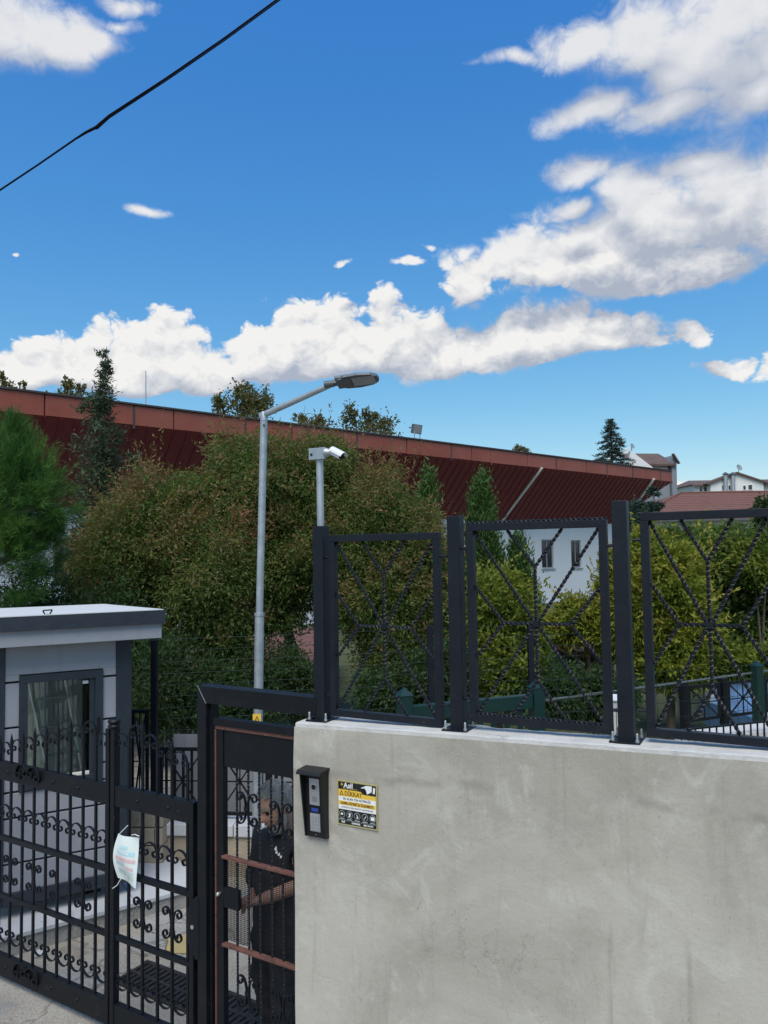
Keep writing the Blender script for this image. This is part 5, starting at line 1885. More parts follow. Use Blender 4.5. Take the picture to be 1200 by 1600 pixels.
MB().add([(-1.0, -.5, zE), (xrd - .4, 4.5, zR), (xrd - .4, 5.5, zR), (-1, 10, zE)], [(0, 1, 2, 3)]).build('hip_roof', M['tile'], th)
MB().tube([(xrd - .4, 4.5, zR + .04), (xe_, 4.5, zR + .04)], .09, 8).build('ridge_tile', M['tile'], th)
MB().tube([(-1.0, -.5, zE + .04), (xrd - .4, 4.5, zR + .04)], .08, 8).build('ridge_tile', M['tile'], th)
MB().box(-.6, xe_, 0, 6, -1, zE - .12).build('wall', M['hallwall'], th)
MB().bevbox(-1.0, xe_, -.62, -.50, zE - .16, zE - .035, .01).build('gutter', M['greyalu'], th)
windows_on(TH_, th, [(1120, 1138, 823, 838), (1150, 1160, 824, 838), (1178, 1190, 824, 840)], 0)

# red roofed shed glimpsed through the big trees, and a dark lean-to behind the bushes
def shed(name, label, Y, xl, xr, ye, yr, mr, mw, dep=2.5, base=0.0):
    a = at(xl, ye, Y)
    fr = Frame(a.x, a.y, 1, .05)
    r = fr.root(name, label, 'shed')
    w_ = fr.px(xr, ye).x
    z0_, z1_ = fr.px(xl, ye).z, fr.px(xl, yr, dep).z
    MB().add([(-.3, -.3, z0_), (w_ + .3, -.3, z0_), (w_ + .3, dep, z1_), (-.3, dep, z1_), (-.3, -.3, z0_ - .1), (w_ + .3, -.3, z0_ - .1), (w_ + .3, dep, z1_ - .1), (-.3, dep, z1_ - .1)],
             [(0, 1, 2, 3), (7, 6, 5, 4), (0, 4, 5, 1), (1, 5, 6, 2), (2, 6, 7, 3), (3, 7, 4, 0)]).build('roof', mr, r)
    MB().box(0, w_, 0, dep, base, z0_ - .11).build('wall', mw, r)
    return r
shed('red_roofed_shed', 'low shed with red roof glimpsed through the big bushy trees', 15.5, 330, 505, 1040, 985, M['tile'], M['hallwall'], 2.4)
shed('dark_shed', 'dark low shed with clay tiled roof half hidden behind the yellow green bush', 12.6, 918, 958, 1014, 990, M['tile'], M['roofdark'], 2.0)

# parked car, mostly hidden
cp = at(1143, 1100, 9.8) + Vector((2.05, .25, 0))
car = thing('parked_car', 'pale blue parked car glimpsed behind the green post at the right', 'car', (cp.x, cp.y, 0.0), .10)
prof = [(-2.0, .28), (-2.05, .62), (-1.9, .78), (-1.15, .90), (-.55, 1.36), (.75, 1.40), (1.45, .98), (2.0, .92), (2.08, .60), (2.02, .28)]
body = MB()
vs, fs = [], []
n = len(prof)
for (yy, sc_) in ((-.82, .97), (-.78, 1.0), (.78, 1.0), (.82, .97)):
    for x, z in prof:
        inn = max(0, (z - .95)) * .35
        vs.append((x * sc_, yy - math.copysign(inn, yy), z if sc_ == 1 else .28 + (z - .28) * .96))
for j in range(3):
    for i in range(n):
        a = j * n + i
        b = j * n + (i + 1) % n
        fs.append((a, b, b + n, a + n))
fs += [tuple(range(n - 1, -1, -1)), tuple(range(3 * n, 4 * n))]
body.add(vs, fs).build('body', M['carpaint'], car, smooth=True)
MB().add([(-1.10, -.60, .925), (-.60, -.55, 1.31), (-.60, .55, 1.31), (-1.10, .60, .925)], [(0, 1, 2, 3)]).xform(Matrix.Translation((-.025, 0, .02))).build('windscreen', M['darkglass'], car)
for sy in (-1, 1):
    MB().add([(-.85, sy * .815, .96), (1.25, sy * .815, .98), (.72, sy * .66, 1.33), (-.48, sy * .66, 1.31)], [(0, 1, 2, 3)]).xform(Matrix.Translation((0, sy * .012, 0))).build('side_window', M['darkglass'], car)
    for wx in (-1.25, 1.3):
        wl = MB().lathe([(.20, -.10), (.31, -.10), (.33, -.06), (.33, .06), (.31, .10), (.20, .10)], 20, (wx, sy * .76, .33 - .0), 'y').build('wheel', M['rubber'], car, smooth=True)
        MB().lathe([(.02, sy * .095), (.19, sy * .085), (.20, sy * .02)], 14, (wx, sy * .76, .33), 'y').build('rim', M['alu'], wl)
    MB().bevbox(-2.06, -1.95, sy * .62 - .14, sy * .62 + .14, .60, .72, .02).build('headlight', M['lens'], car)

# hill on the horizon
vs, fs = [], []
nh = 60
for i in range(nh + 1):
    x = -1500 + 5000 * i / nh
    h = CAMZ + 2400 * (95 / FPX) * (1.10 + .08 * math.sin(i * .41) + .06 * math.sin(i * 1.3 + 1)) * (1 if x > 300 else .6)
    vs += [(x, 2400, -5), (x, 2500, h), (x, 3400, -5)]
for i in range(nh):
    a = i * 3
    fs += [(a, a + 3, a + 4, a + 1), (a + 1, a + 4, a + 5, a + 2)]
tag(MB().add(vs, fs).build('hills', M['hill'], smooth=True), kind='structure')
# ------------------------------------------------------------------ foliage
M['lf_privet'] = leaf_mat('privet_leaf', ((.066, .125, .036), (.150, .215, .055), (.115, .150, .044)), tip=((.27, .135, .080), (.21, .155, .065)))
M['lf_dark'] = leaf_mat('dark_leaf', ((.030, .066, .026), (.068, .115, .040), (.042, .070, .030)))
M['lf_pine'] = leaf_mat('pine_needle', ((.030, .098, .024), (.075, .165, .036), (.045, .11, .028)), tip=((.12, .23, .040), (.10, .20, .036)), transl=.25)
M['lf_cyp'] = leaf_mat('grey_green_sprig', ((.040, .066, .038), (.085, .11, .060), (.065, .078, .045)), transl=.2)
M['lf_thuja'] = leaf_mat('thuja_sprig', ((.040, .10, .026), (.09, .155, .038), (.055, .105, .03)), transl=.2)
M['lf_yellow'] = leaf_mat('yellow_green_leaf', ((.15, .20, .026), (.29, .30, .042), (.10, .165, .028)), tip=((.32, .26, .05), (.34, .30, .06)))
M['lf_lime'] = leaf_mat('lime_leaf', ((.095, .145, .022), (.19, .23, .038), (.075, .13, .025)), tip=((.24, .24, .04), (.20, .22, .03)))
M['lf_mid'] = leaf_mat('mid_green_leaf', ((.050, .105, .028), (.105, .165, .040), (.13, .155, .04)))
M['lf_far'] = leaf_mat('poplar_leaf', ((.10, .115, .055), (.17, .16, .07), (.15, .12, .06)))
M['lf_cedar'] = leaf_mat('cedar_needle', ((.030, .055, .045), (.055, .085, .070), (.04, .065, .05)), transl=.15)


def leaves(name, c, d, L, Wd, m, parent, tip=None, droop=0.0):
    N = len(c)
    d = d / (np.linalg.norm(d, axis=1, keepdims=True) + 1e-9)
    r = RNG.normal(size=(N, 3))
    s = np.cross(d, r)
    s /= np.linalg.norm(s, axis=1, keepdims=True) + 1e-9
    Ls = (L * np.where(RNG.uniform(0, 1, N) < .3, RNG.uniform(.35, .6, N), RNG.uniform(.7, 1.35, N)))[:, None]
    Ws = (Wd * RNG.uniform(.7, 1.2, N))[:, None]
    co = np.empty((N, 4, 3), np.float32)
    co[:, 0] = c - d * Ls * .5
    co[:, 1] = c + s * Ws * .5 - d * Ls * .08
    co[:, 2] = c + d * Ls * .5
    co[:, 3] = c - s * Ws * .5 - d * Ls * .08
    me = bpy.data.meshes.new(name)
    me.vertices.add(4 * N)
    me.vertices.foreach_set('co', co.ravel())
    me.loops.add(4 * N)
    me.loops.foreach_set('vertex_index', np.arange(4 * N, dtype=np.int32))
    me.polygons.add(N)
    me.polygons.foreach_set('loop_start', np.arange(0, 4 * N, 4, dtype=np.int32))
    if tip is not None:
        a = me.attributes.new('tip', 'FLOAT', 'POINT')
        a.data.foreach_set('value', np.repeat(tip.astype(np.float32), 4))
    me.update(calc_edges=True)
    me.materials.append(m)
    return obj(name, me, parent)


def unit(n):
    v = RNG.normal(size=(n, 3))
    return v / np.linalg.norm(v, axis=1, keepdims=True)


def blob_points(blobs, N, clump=.16, per=42, inner=.45, ragged=.16):
    """leaf positions gathered in clumps through ragged ellipsoids; returns points, outward directions, how far out (0..1)"""
    vol = np.array([(r[0] * r[1] + r[1] * r[2] + r[0] * r[2]) for _, r in blobs])
    share = vol / vol.sum()
    C, O, T = [], [], []
    for (ctr, rad), sh in zip(blobs, share):
        n = int(N * sh)
        k = max(4, n // per)
        u = unit(k)
        ph = RNG.uniform(0, 6, 3)
        bump = 1 + ragged * (np.sin(u[:, 0] * 5 + ph[0]) * np.cos(u[:, 2] * 4 + ph[1]) + .6 * np.sin(u[:, 1] * 9 + u[:, 2] * 7 + ph[2]))
        f = (inner + (1 - inner) * RNG.uniform(0, 1, k) ** .55) * bump
        cc = np.array(ctr) + u * f[:, None] * np.array(rad)
        idx = RNG.integers(0, k, n)
        sg = clump * float(np.mean(rad))
        size = RNG.uniform(.6, 1.5, k)[idx][:, None]
        off = RNG.normal(size=(n, 3)) * sg * size
        p = cc[idx] + off
        C.append(p)
        O.append(u[idx] + off / (sg * 3 + 1e-6))
        T.append(f[idx])
    return np.concatenate(C), np.concatenate(O), np.concatenate(T)


def pxblob(px, py, rx, ry, Y, rd=None):
    c = at(px, py, Y)
    k = Y / FPX
    k *= .88
    return ((c.x, c.y, c.z), (rx * k, (rd if rd is not None else (rx + ry) / 2) * k, ry * k))


def tree(name, label, cat, blobs, N, L, Wd, m, base=None, trunk=.09, bark='bark', group=None, droop=.25, tipf=None, clump=.16, per=42, inner=.45, ragged=.16, limbs=7, out=.7, lean=0.0):
    b0 = blobs[0]
    bx, by = (base if base else (b0[0][0], b0[0][1]))
    root = thing(name, label, cat, (bx, by, 0), 0, group)
    o = np.array([bx, by, 0.0])
    P, O, T = blob_points(blobs, N, clump, per, inner, ragged)
    keep = P[:, 2] > .02
    P, O, T = P[keep], O[keep], T[keep]
    d = O * out + RNG.normal(size=O.shape) * .7
    d[:, 2] -= droop
    tip = None
    if tipf is not None:
        zmax = max(c[2] + r[2] for c, r in blobs)
        zmin = min(c[2] - r[2] for c, r in blobs)
        h = (P[:, 2] - zmin) / (zmax - zmin)
        un = O[:, 2] / (np.linalg.norm(O, axis=1) + 1e-6)
        tip = np.clip((T - .80) * 4, 0, 1) * np.clip(.45 + un * .9, 0, 1) * (RNG.uniform(0, 1, len(P)) < tipf)
    if tipf is not None:
        # young shoots standing out of the crown
        K, n_ = int(len(P) / 420), 13
        sel = np.where((tip > .2))[0]
        if len(sel):
            sel = RNG.choice(sel, K)
            ax = O[sel] / (np.linalg.norm(O[sel], axis=1, keepdims=True) + 1e-6) + RNG.normal(size=(K, 3)) * .35
            ax[:, 2] += .35
            st_ = np.tile(np.linspace(0, 1, n_), K)[:, None] * RNG.uniform(.12, .42, K).repeat(n_)[:, None]
            sp_ = P[sel].repeat(n_, 0) + ax.repeat(n_, 0) * st_ + RNG.normal(size=(K * n_, 3)) * .012
            P = np.concatenate([P, sp_])
            d = np.concatenate([d, ax.repeat(n_, 0) * .6 + RNG.normal(size=(K * n_, 3)) * .6])
            tip = np.concatenate([tip, np.full(K * n_, .9) * (RNG.uniform(0, 1, K * n_) < .85)])
    leaves('crown', P - o, d, L, Wd, m, root, tip)
    # trunk and limbs
    mb = MB()
    tz = max(c[2] for c, r in blobs)
    mid = Vector((b0[0][0] - bx, b0[0][1] - by, b0[0][2] * .75))
    fork = Vector((mid.x * .5, mid.y * .5, max(.5, b0[0][2] * .42)))
    mb.tube([(0, 0, 0), (trunk * .3, 0, fork.z * .5), fork], [trunk, trunk * .85, trunk * .7], 8)
    for (c, r) in blobs[:limbs]:
        for k in range(2):
            e = Vector(c) - Vector(o) + Vector((random.uniform(-.4, .4) * r[0], random.uniform(-.4, .4) * r[1], random.uniform(.0, .6) * r[2]))
            md = fork.lerp(e, .5) + Vector((random.uniform(-.1, .1), random.uniform(-.1, .1), .05)) * r[0]
            mb.tube([fork - Vector((0, 0, .05)), md, e], [trunk * .55, trunk * .35, trunk * .12], 6)
    mb.build('trunk', M[bark], root, smooth=True)
    return root


PB = pxblob
g1 = 'big bushy trees between the yard and the hall'
tree('privet_tree', 'broad bushy tree with russet shoot tips left of the street lamp', 'tree',
     [PB(235, 850, 108, 105, 11.5), PB(330, 905, 95, 110, 11.2), PB(180, 940, 85, 110, 11.6), PB(285, 790, 85, 62, 11.9), PB(345, 985, 70, 60, 11.2)],
     118000, .074, .0245, M['lf_privet'], tipf=.75, group=g1, clump=.125, per=70, ragged=.26, inner=.38)
tree('privet_tree', 'tall round headed bushy tree directly behind the street lamp', 'tree',
     [PB(430, 770, 112, 100, 12.2), PB(455, 870, 100, 90, 12.0), PB(385, 740, 72, 72, 12.5), PB(505, 745, 62, 80, 12.4), PB(420, 940, 80, 55, 12.0)],
     118000, .074, .0245, M['lf_privet'], base=(at(465, 1050, 12.2).x, 12.2), trunk=.11, tipf=.6, group=g1, clump=.125, per=70, ragged=.26, inner=.38)
tree('privet_tree', 'bushy tree with reddish shoots behind the first fence panel', 'tree',
     [PB(590, 840, 98, 115, 12.0), PB(600, 940, 92, 80, 11.6), PB(650, 880, 55, 80, 12.2), PB(540, 900, 60, 80, 11.8), PB(625, 1020, 82, 55, 11.5)],
     114000, .074, .0245, M['lf_privet'], tipf=.8, group=g1, clump=.125, per=70, ragged=.26, inner=.38)
tree('dark_hedge', 'dark green hedge mass behind the wire fence beside the booth', 'hedge',
     [PB(250, 1075, 62, 95, 9.9), PB(165, 1010, 75, 105, 10.4), PB(325, 1090, 60, 62, 10.2), PB(60, 1000, 90, 110, 10.6), PB(395, 1115, 50, 40, 10.6), PB(400, 1045, 95, 48, 11.0), PB(470, 1080, 60, 50, 11.2)],
     62000, .075, .026, M['lf_dark'], trunk=.05)
# pine on the left: tufts of long needles
def needle_tree(name, label, blobs, N, L, Wd, m, tuft=26, trunk=.12, bark='palebark'):
    b0 = blobs[0]
    bx, by = b0[0][0], b0[0][1]
    root = thing(name, label, 'tree', (bx, by, 0))
    o = np.array([bx, by, 0.0])
    K = N // tuft
    P, O, T = blob_points(blobs, K, .15, 16, .5, .17)
    O = O / (np.linalg.norm(O, axis=1, keepdims=True) + 1e-9)
    O[:, 2] += .55
    c = np.repeat(P, tuft, 0)
    ax = np.repeat(O, tuft, 0)
    d = ax * .9 + unit(len(c)) * .75
    d /= np.linalg.norm(d, axis=1, keepdims=True)
    c = c + d * L * .5 + ax * RNG.uniform(0, .16, len(c))[:, None]
    tip = np.clip(np.repeat((T - .82) * 3.5, tuft), 0, 1) * (RNG.uniform(0, 1, len(c)) < .7)
    leaves('crown', c - o, d, L, Wd, m, root, tip)
    mb = MB()
    mb.tube([(0, 0, 0), (.03, 0, b0[0][2])], [trunk, trunk * .5], 8)
    for (cc, r) in blobs:
        for k in range(3):
            e = Vector(cc) - Vector(o) + Vector((random.uniform(-.6, .6) * r[0], random.uniform(-.6, .6) * r[1], random.uniform(-.2, .6) * r[2]))
            mb.tube([(0, 0, max(.6, e.z - r[2] * 1.1)), e], [trunk * .35, .012], 6)
    mb.build('trunk', M[bark], root, smooth=True)
    return root
needle_tree('pine_tree', 'bright green long needled pine at the left edge above the booth roof',
            [PB(-30, 780, 85, 105, 9.6), PB(38, 785, 48, 84, 9.6), PB(86, 800, 20, 30, 9.6), PB(0, 885, 58, 62, 9.5), PB(10, 705, 34, 40, 9.7), PB(55, 870, 32, 36, 9.8)],
            110000, .12, .0055, M['lf_pine'])
tree('slender_cypress', 'tall slender ragged conifer standing before the red eaves', 'tree',
     [PB(158, 735, 34, 60, 14.5), PB(161, 560, 11, 24, 14.5), PB(165, 592, 15, 22, 14.5), PB(152, 640, 27, 34, 14.5), PB(160, 690, 32, 40, 14.5), PB(212, 722, 15, 20, 14.4), PB(148, 800, 38, 60, 14.5), PB(135, 880, 40, 70, 14.5), PB(163, 620, 8, 60, 14.5)],
     13000, .11, .026, M['lf_cyp'], trunk=.08, droop=-.15, clump=.20, per=40, inner=.1, ragged=.45, limbs=0)


def cone_tree(name, label, px, ptop, pbot, wpx, Y, N, m, L=.10, Wd=.028, group=None):
    c = at(px, pbot, Y)
    tz = at(px, ptop, Y).z
    R_ = wpx * Y / FPX
    root = thing(name, label, 'tree', (c.x, c.y, 0), 0, group)
    K = N // 30
    f = RNG.uniform(0, 1, K) ** .75
    a = RNG.uniform(0, 2 * PI, K)
    prof = R_ * (np.minimum(1.0, (f) ** .8 * 1.1)) * (1 + .22 * np.sin(a * 3 + f * 20))
    rr = prof * RNG.uniform(.55, 1, K) ** .5
    cc = np.stack([rr * np.cos(a), rr * np.sin(a), tz - f * (tz - .1)], 1)
    idx = np.repeat(np.arange(K), 30)
    off = RNG.normal(size=(len(idx), 3)) * np.array([.07, .07, .12])
    P = cc[idx] + off
    d = np.stack([np.cos(a[idx]) * .5, np.sin(a[idx]) * .5, np.ones(len(idx)) * 1.1], 1) + RNG.normal(size=P.shape) * .45
    leaves('crown', P, d, L, Wd, m, root)
    MB().tube([(0, 0, 0), (0, 0, tz * .9)], [.07, .015], 8).build('trunk', M['bark'], root)
    return root
cone_tree('thuja_tree', 'narrow pointed conifer behind the first fence panel corner', 674, 736, 1060, 36, 13.8, 20000, M['lf_thuja'])
cone_tree('thuja_tree', 'wide pointed conifer before the white hall wall, behind the second panel', 758, 740, 1060, 52, 14.2, 28000, M['lf_thuja'])
cone_tree('thuja_tree', 'low dark conifer right of the wide pointed conifer', 815, 838, 1060, 44, 13.9, 18000, M['lf_thuja'])
tree('lime_bush', 'lime green shrub filling the lower left of the second fence panel', 'shrub',
     [PB(775, 965, 52, 80, 10.2), PB(795, 1050, 66, 60, 9.9), PB(745, 1010, 34, 70, 10.3), PB(815, 1000, 38, 60, 10.3)],
     30000, .085, .036, M['lf_lime'], trunk=.05, tipf=.7, clump=.15)
tree('dark_shrub', 'dark green shrub low between the green gate and the first panel', 'shrub',
     [PB(690, 1060, 66, 60, 9.6), PB(610, 1085, 66, 45, 9.7), PB(860, 1080, 70, 50, 9.6), PB(940, 1090, 66, 46, 9.7)],
     26000, .08, .030, M['lf_dark'], trunk=.04)
tree('yellow_tree', 'yellow green feathery tree behind the right half of the second panel', 'tree',
     [PB(905, 970, 52, 40, 11.8), PB(955, 935, 30, 50, 11.9), PB(955, 985, 36, 56, 11.6), PB(870, 985, 30, 26, 11.8), PB(952, 880, 16, 30, 12.0)],
     22000, .10, .030, M['lf_yellow'], trunk=.06, tipf=.6, clump=.15, base=(at(940, 1000, 11.8).x, 11.8))
tree('yellow_tree', 'bright yellow green tree just right of the third fence post', 'tree',
     [PB(1040, 920, 62, 92, 11.0), PB(1075, 985, 52, 66, 10.8), PB(1000, 980, 44, 82, 11.1), PB(1050, 1040, 66, 40, 10.8), PB(1015, 860, 36, 42, 11.3)],
     40000, .095, .034, M['lf_yellow'], trunk=.07, tipf=.5, clump=.14)
tree('green_tree', 'dark stemmed broad leaved tree at the right edge behind the third panel', 'tree',
     [PB(1150, 900, 62, 72, 12.4), PB(1205, 930, 62, 92, 12.2), PB(1110, 870, 52, 42, 12.8), PB(1175, 1000, 52, 42, 12.0), PB(1190, 860, 40, 42, 12.6)],
     36000, .11, .045, M['lf_mid'], trunk=.10, clump=.14, base=(at(1135, 1000, 12.3).x, 12.3))
tree('yellow_shrub', 'yellowish shrub at the right edge in front of the dark stemmed tree', 'shrub',
     [PB(1185, 885, 36, 42, 11.6), PB(1130, 1035, 60, 36, 10.9), PB(1200, 1050, 42, 42, 10.6)],
     14000, .09, .036, M['lf_lime'], trunk=.04, tipf=.6)
tree('green_tree', 'mid green tree in front of the tiled house eaves', 'tree',
     [PB(1065, 848, 56, 28, 17.5), PB(1130, 850, 46, 32, 17.8), PB(1010, 850, 36, 26, 17.3), PB(1090, 880, 90, 36, 17.2)],
     22000, .13, .05, M['lf_mid'], trunk=.10)
tree('green_tree', 'small dark round tree before the clay tiled roof at the right edge', 'tree',
     [PB(1198, 795, 22, 20, 22.0), PB(1204, 830, 26, 30, 22.0)], 9000, .13, .05, M['lf_dark'], trunk=.09)
tree('blue_conifer', 'small dark conifer sprig under the right corner of the eaves', 'tree',
     [PB(1000, 800, 22, 20, 24.0), PB(1020, 792, 18, 8, 24.0), PB(990, 830, 26, 30, 24.0), PB(1022, 770, 8, 10, 24)], 7000, .16, .04, M['lf_cedar'], trunk=.08)
# trees beyond the hall roof
g2 = 'treetops showing over the hall roof'
def behind(label, blobs, N, base_px, L=.24, Wd=.13):
    Y = blobs[0][0][1]
    tree('roadside_tree', label, 'tree', blobs, N, L, Wd, M['lf_far'], base=(at(base_px, 700, Y).x, Y), trunk=.22, group=g2, clump=.19, per=20, ragged=.3, inner=.25, limbs=5)
behind('rounded treetop over the roof just left of the lamp arm', [PB(385, 668, 46, 50, 46), PB(383, 622, 26, 30, 46), PB(343, 632, 13, 28, 46), PB(412, 630, 20, 30, 46)], 5200, 385)
behind('feathery treetop over the roof right of the lamp head', [PB(580, 690, 52, 40, 48), PB(548, 650, 18, 22, 48), PB(580, 655, 20, 20, 48), PB(606, 664, 15, 16, 48)], 3800, 580)
behind('low treetop sprays over the roof between lamp pole and lamp head', [PB(490, 668, 30, 18, 48), PB(497, 654, 8, 8, 48), PB(470, 655, 12, 8, 48)], 1500, 490)
behind('small treetop over the roof left of the slender conifer', [PB(112, 640, 30, 40, 42), PB(106, 602, 13, 12, 42), PB(128, 606, 8, 10, 42)], 2200, 112)
behind('tiny treetop over the roof at the far left edge', [PB(5, 625, 22, 40, 42), PB(4, 590, 6, 12, 42), PB(34, 600, 10, 4, 42)], 1500, 5)
behind('tiny leafy tips over the roof far right of the floodlight', [PB(812, 712, 20, 12, 55), PB(808, 702, 10, 5, 55)], 700, 812)
# cedar over the roof end
Yc = 54
c = at(956, 720, Yc)
ced = thing('cedar_tree', 'dark layered cedar rising over the right end of the red roof', 'tree', (c.x, c.y, 0))
zt_, zb_ = at(953, 656, Yc).z, at(956, 735, Yc).z
P, Dv = [], []
mb = MB()
mb.tube([(0, 0, 0), (0, 0, zt_)], [.3, .03], 8)
for i in range(64):
    f = (i / 63) ** 1.1
    z = zt_ - f * (zt_ - zb_)
    a = i * 2.4 + random.uniform(-.4, .4)
    ln = (.12 + 1.45 * f ** .8) * random.uniform(.65, 1.15)
    k = int(26 + 120 * f)
    s_ = np.array([RNG.uniform(.1, 1, k) ** .7]).T
    pts = np.concatenate([np.cos(a) * s_ * ln, np.sin(a) * s_ * ln, z + .30 * s_ - .42 * s_ ** 2 + 0 * s_], 1) + RNG.normal(size=(k, 3)) * np.array([.10, .10, .05])
    P.append(pts)
    dd = np.tile([math.cos(a), math.sin(a), -.25], (k, 1)) + RNG.normal(size=(k, 3)) * .5
    Dv.append(dd)
    mb.tube([(0, 0, z), (math.cos(a) * ln * .5, math.sin(a) * ln * .5, z + .06), (math.cos(a) * ln, math.sin(a) * ln, z - .12)], [.035, .025, .008], 5)
leaves('crown', np.concatenate(P), np.concatenate(Dv), .24, .06, M['lf_cedar'], ced)
mb.build('trunk', M['bark'], ced)

# ------------------------------------------------------------------ man behind the door
fd = Vector((-.80, -.60, 0)).normalized()
rt = Vector((fd.y, -fd.x, 0))                      # his right hand side
if rt.x > 0 and rt.y < 0:
    rt = -rt
hc = at(433, 1258, 4.02)
neck = at(451, 1300, 4.12)
sR = at(410, 1310, 4.22)
sL = at(482, 1322, 4.00)
chest = (sR + sL) / 2 + Vector((0, 0, -.16)) - fd * .02
pel = Vector((chest.x, chest.y, 0)) + fd * .03 + Vector((0, 0, .90))
hipR, hipL = pel + rt * .10 - Vector((0, 0, .03)), pel - rt * .10 - Vector((0, 0, .03))
eL = at(478, 1380, 3.93)
wL = at(418, 1402, 3.90)
hL = at(394, 1410, 3.90)
eR = at(402, 1402, 4.10)
wR = at(384, 1412, 3.98)
hR = at(366, 1408, 3.93)
kR, kL = hipR + fd * .05 + Vector((0, 0, -.40)), hipL + fd * .05 + Vector((0, 0, -.40))
aR, aL = Vector((hipR.x, hipR.y, .09)) - fd * .02, Vector((hipL.x, hipL.y, .09)) - fd * .02
man = thing('person', 'grey bearded man in a black t-shirt smoking while bent over the door lock', 'person', (pel.x, pel.y, 0))
mo = Vector((pel.x, pel.y, 0))


def skinned(joints, edges, radii, root=0, sub=2):
    me = bpy.data.meshes.new('skinned')
    me.from_pydata([tuple(Vector(j) - mo) for j in joints], edges, [])
    o = bpy.data.objects.new('skinned', me)
    COL.objects.link(o)
    md = o.modifiers.new('skin', 'SKIN')
    for i, r in enumerate(radii):
        sv = me.skin_vertices[0].data[i]
        sv.radius = r if isinstance(r, tuple) else (r, r)
        sv.use_root = (i == root)
    sb_ = o.modifiers.new('sub', 'SUBSURF')
    sb_.levels = sub
    bpy.context.view_layer.update()
    ev = bpy.data.meshes.new_from_object(o.evaluated_get(bpy.context.evaluated_depsgraph_get()))
    bpy.data.objects.remove(o)
    return ev


# head by deforming a sphere: local +X = face, +Y = his left, +Z = up
def head_pt(u, grow=0.0):
    x, y, z = u
    rx, ry, rz_ = .098, .076, .120
    p = Vector((x * rx, y * ry, z * rz_))
    if z < -.15:                                   # jaw narrows and comes forward
        f = min(1, (-z - .15) / .85)
        p.y *= 1 - .30 * f
        p.x = p.x * (1 - .12 * f) + .022 * f
    if x > 0:
        p.x *= 1 - .10 * (1 - abs(z))
        g = lambda cy, cz, w1, w2: math.exp(-((y - cy) / w1) ** 2 - ((z - cz) / w2) ** 2)
        p.x += .030 * g(0, -.18, .16, .13) + .016 * g(0, .02, .12, .20)        # nose
        p.x += .008 * g(0, .28, .55, .09)                                      # brow
        p.x -= .013 * (g(.38, .10, .20, .11) + g(-.38, .10, .20, .11))          # eye sockets
        p.x += .006 * g(0, -.52, .30, .08) - .005 * g(0, -.58, .3, .03)         # lips
        p.x += .010 * g(0, -.85, .4, .16)                                       # chin
    n = Vector((x, y, z)).normalized()
    return p + n * grow


def sphere_dirs(nu=36, nv=26):
    vs, fs = [], []
    for j in range(nv + 1):
        th_ = PI * j / nv
        for i in range(nu):
            a = 2 * PI * i / nu
            vs.append((math.sin(th_) * math.cos(a), math.sin(th_) * math.sin(a), math.cos(th_)))
    for j in range(nv):
        for i in range(nu):
            a, b = j * nu + i, j * nu + (i + 1) % nu
            fs.append((a, a + nu, b + nu, b))
    return vs, fs


hz_ = Vector((0, 0, 1))
face = (fd + Vector((0, 0, -.42))).normalized()
left = hz_.cross(face).normalized()
upv = face.cross(left).normalized()
HM = Matrix((face, left, upv)).transposed().to_4x4()
HM.translation = hc - mo
dirs, hf = sphere_dirs()
bmh = MB().add([HM @ head_pt(u) for u in dirs], hf)
for sy in (-1, 1):                                 # ears
    ear = MB().lathe([(.002, -.007), (.022, -.006), (.029, 0), (.024, .005), (.012, .003)], 14, axis='y')
    ear.xform(HM @ Matrix.Translation((-.012, sy * .078, -.006)) @ Matrix.Rotation(sy * .3, 4, 'Z') @ Matrix.Diagonal((.75, 1, 1.15, 1)))
    bmh.add(ear.v, ear.f)
# arms, neck and hands grown from one skeleton
J = [pel, chest, neck, hc + (neck - hc) * .25, sL, eL, wL, hL, sR, eR, wR, hR]
Ed = [(0, 1), (1, 2), (2, 3), (1, 4), (4, 5), (5, 6), (6, 7), (1, 8), (8, 9), (9, 10), (10, 11)]
Rd = [(.13, .11), (.15, .11), .062, .058, .064, .046, .029, (.036, .018), .060, .044, .028, (.036, .018)]
def fingers(J, Ed, Rd, wi, hi, wrist, hand, spread):
    ax = (hand - wrist).normalized()
    pn = Vector((0, 0, -1))
    lat = ax.cross(pn).normalized()
    dn = Vector((0, 0, -1))
    for k in range(4):
        o_ = hand + lat * (k - 1.5) * .019
        ln = (.075, .085, .080, .062)[k]
        p1 = o_ + ax * ln * .45
        p2 = p1 + (ax * .55 + dn * .8).normalized() * ln * .33
        p3 = p2 + (ax * -.1 + dn).normalized() * ln * .25
        i0 = len(J)
        J += [p1, p2, p3]
        Ed += [(hi, i0), (i0, i0 + 1), (i0 + 1, i0 + 2)]
        Rd += [.0095, .0085, .0075]
    o_ = wrist.lerp(hand, .45) + lat * -.028
    i0 = len(J)
    J += [o_ + (ax * .7 - lat * .5 + dn * .5).normalized() * .028, o_ + (ax * .9 - lat * .2 + dn * .7).normalized() * .060]
    Ed += [(wi, i0), (i0, i0 + 1)]
    Rd += [.012, .010]
fingers(J, Ed, Rd, 6, 7, wL, hL, 1)
fingers(J, Ed, Rd, 10, 11, wR, hR, 1)
sk = skinned(J, Ed, Rd)
nb = MB().add([v.co for v in sk.vertices], [tuple(p.vertices) for p in sk.polygons])
nb.add(bmh.v, bmh.f)
me = nb.mesh('body', M['skin'], True)
to = bpy.data.objects.new('body', me)
COL.objects.link(to)
rm = to.modifiers.new('weld', 'REMESH')
rm.mode = 'VOXEL'
rm.voxel_size = .0055
rm.use_smooth_shade = True
bpy.context.view_layer.update()
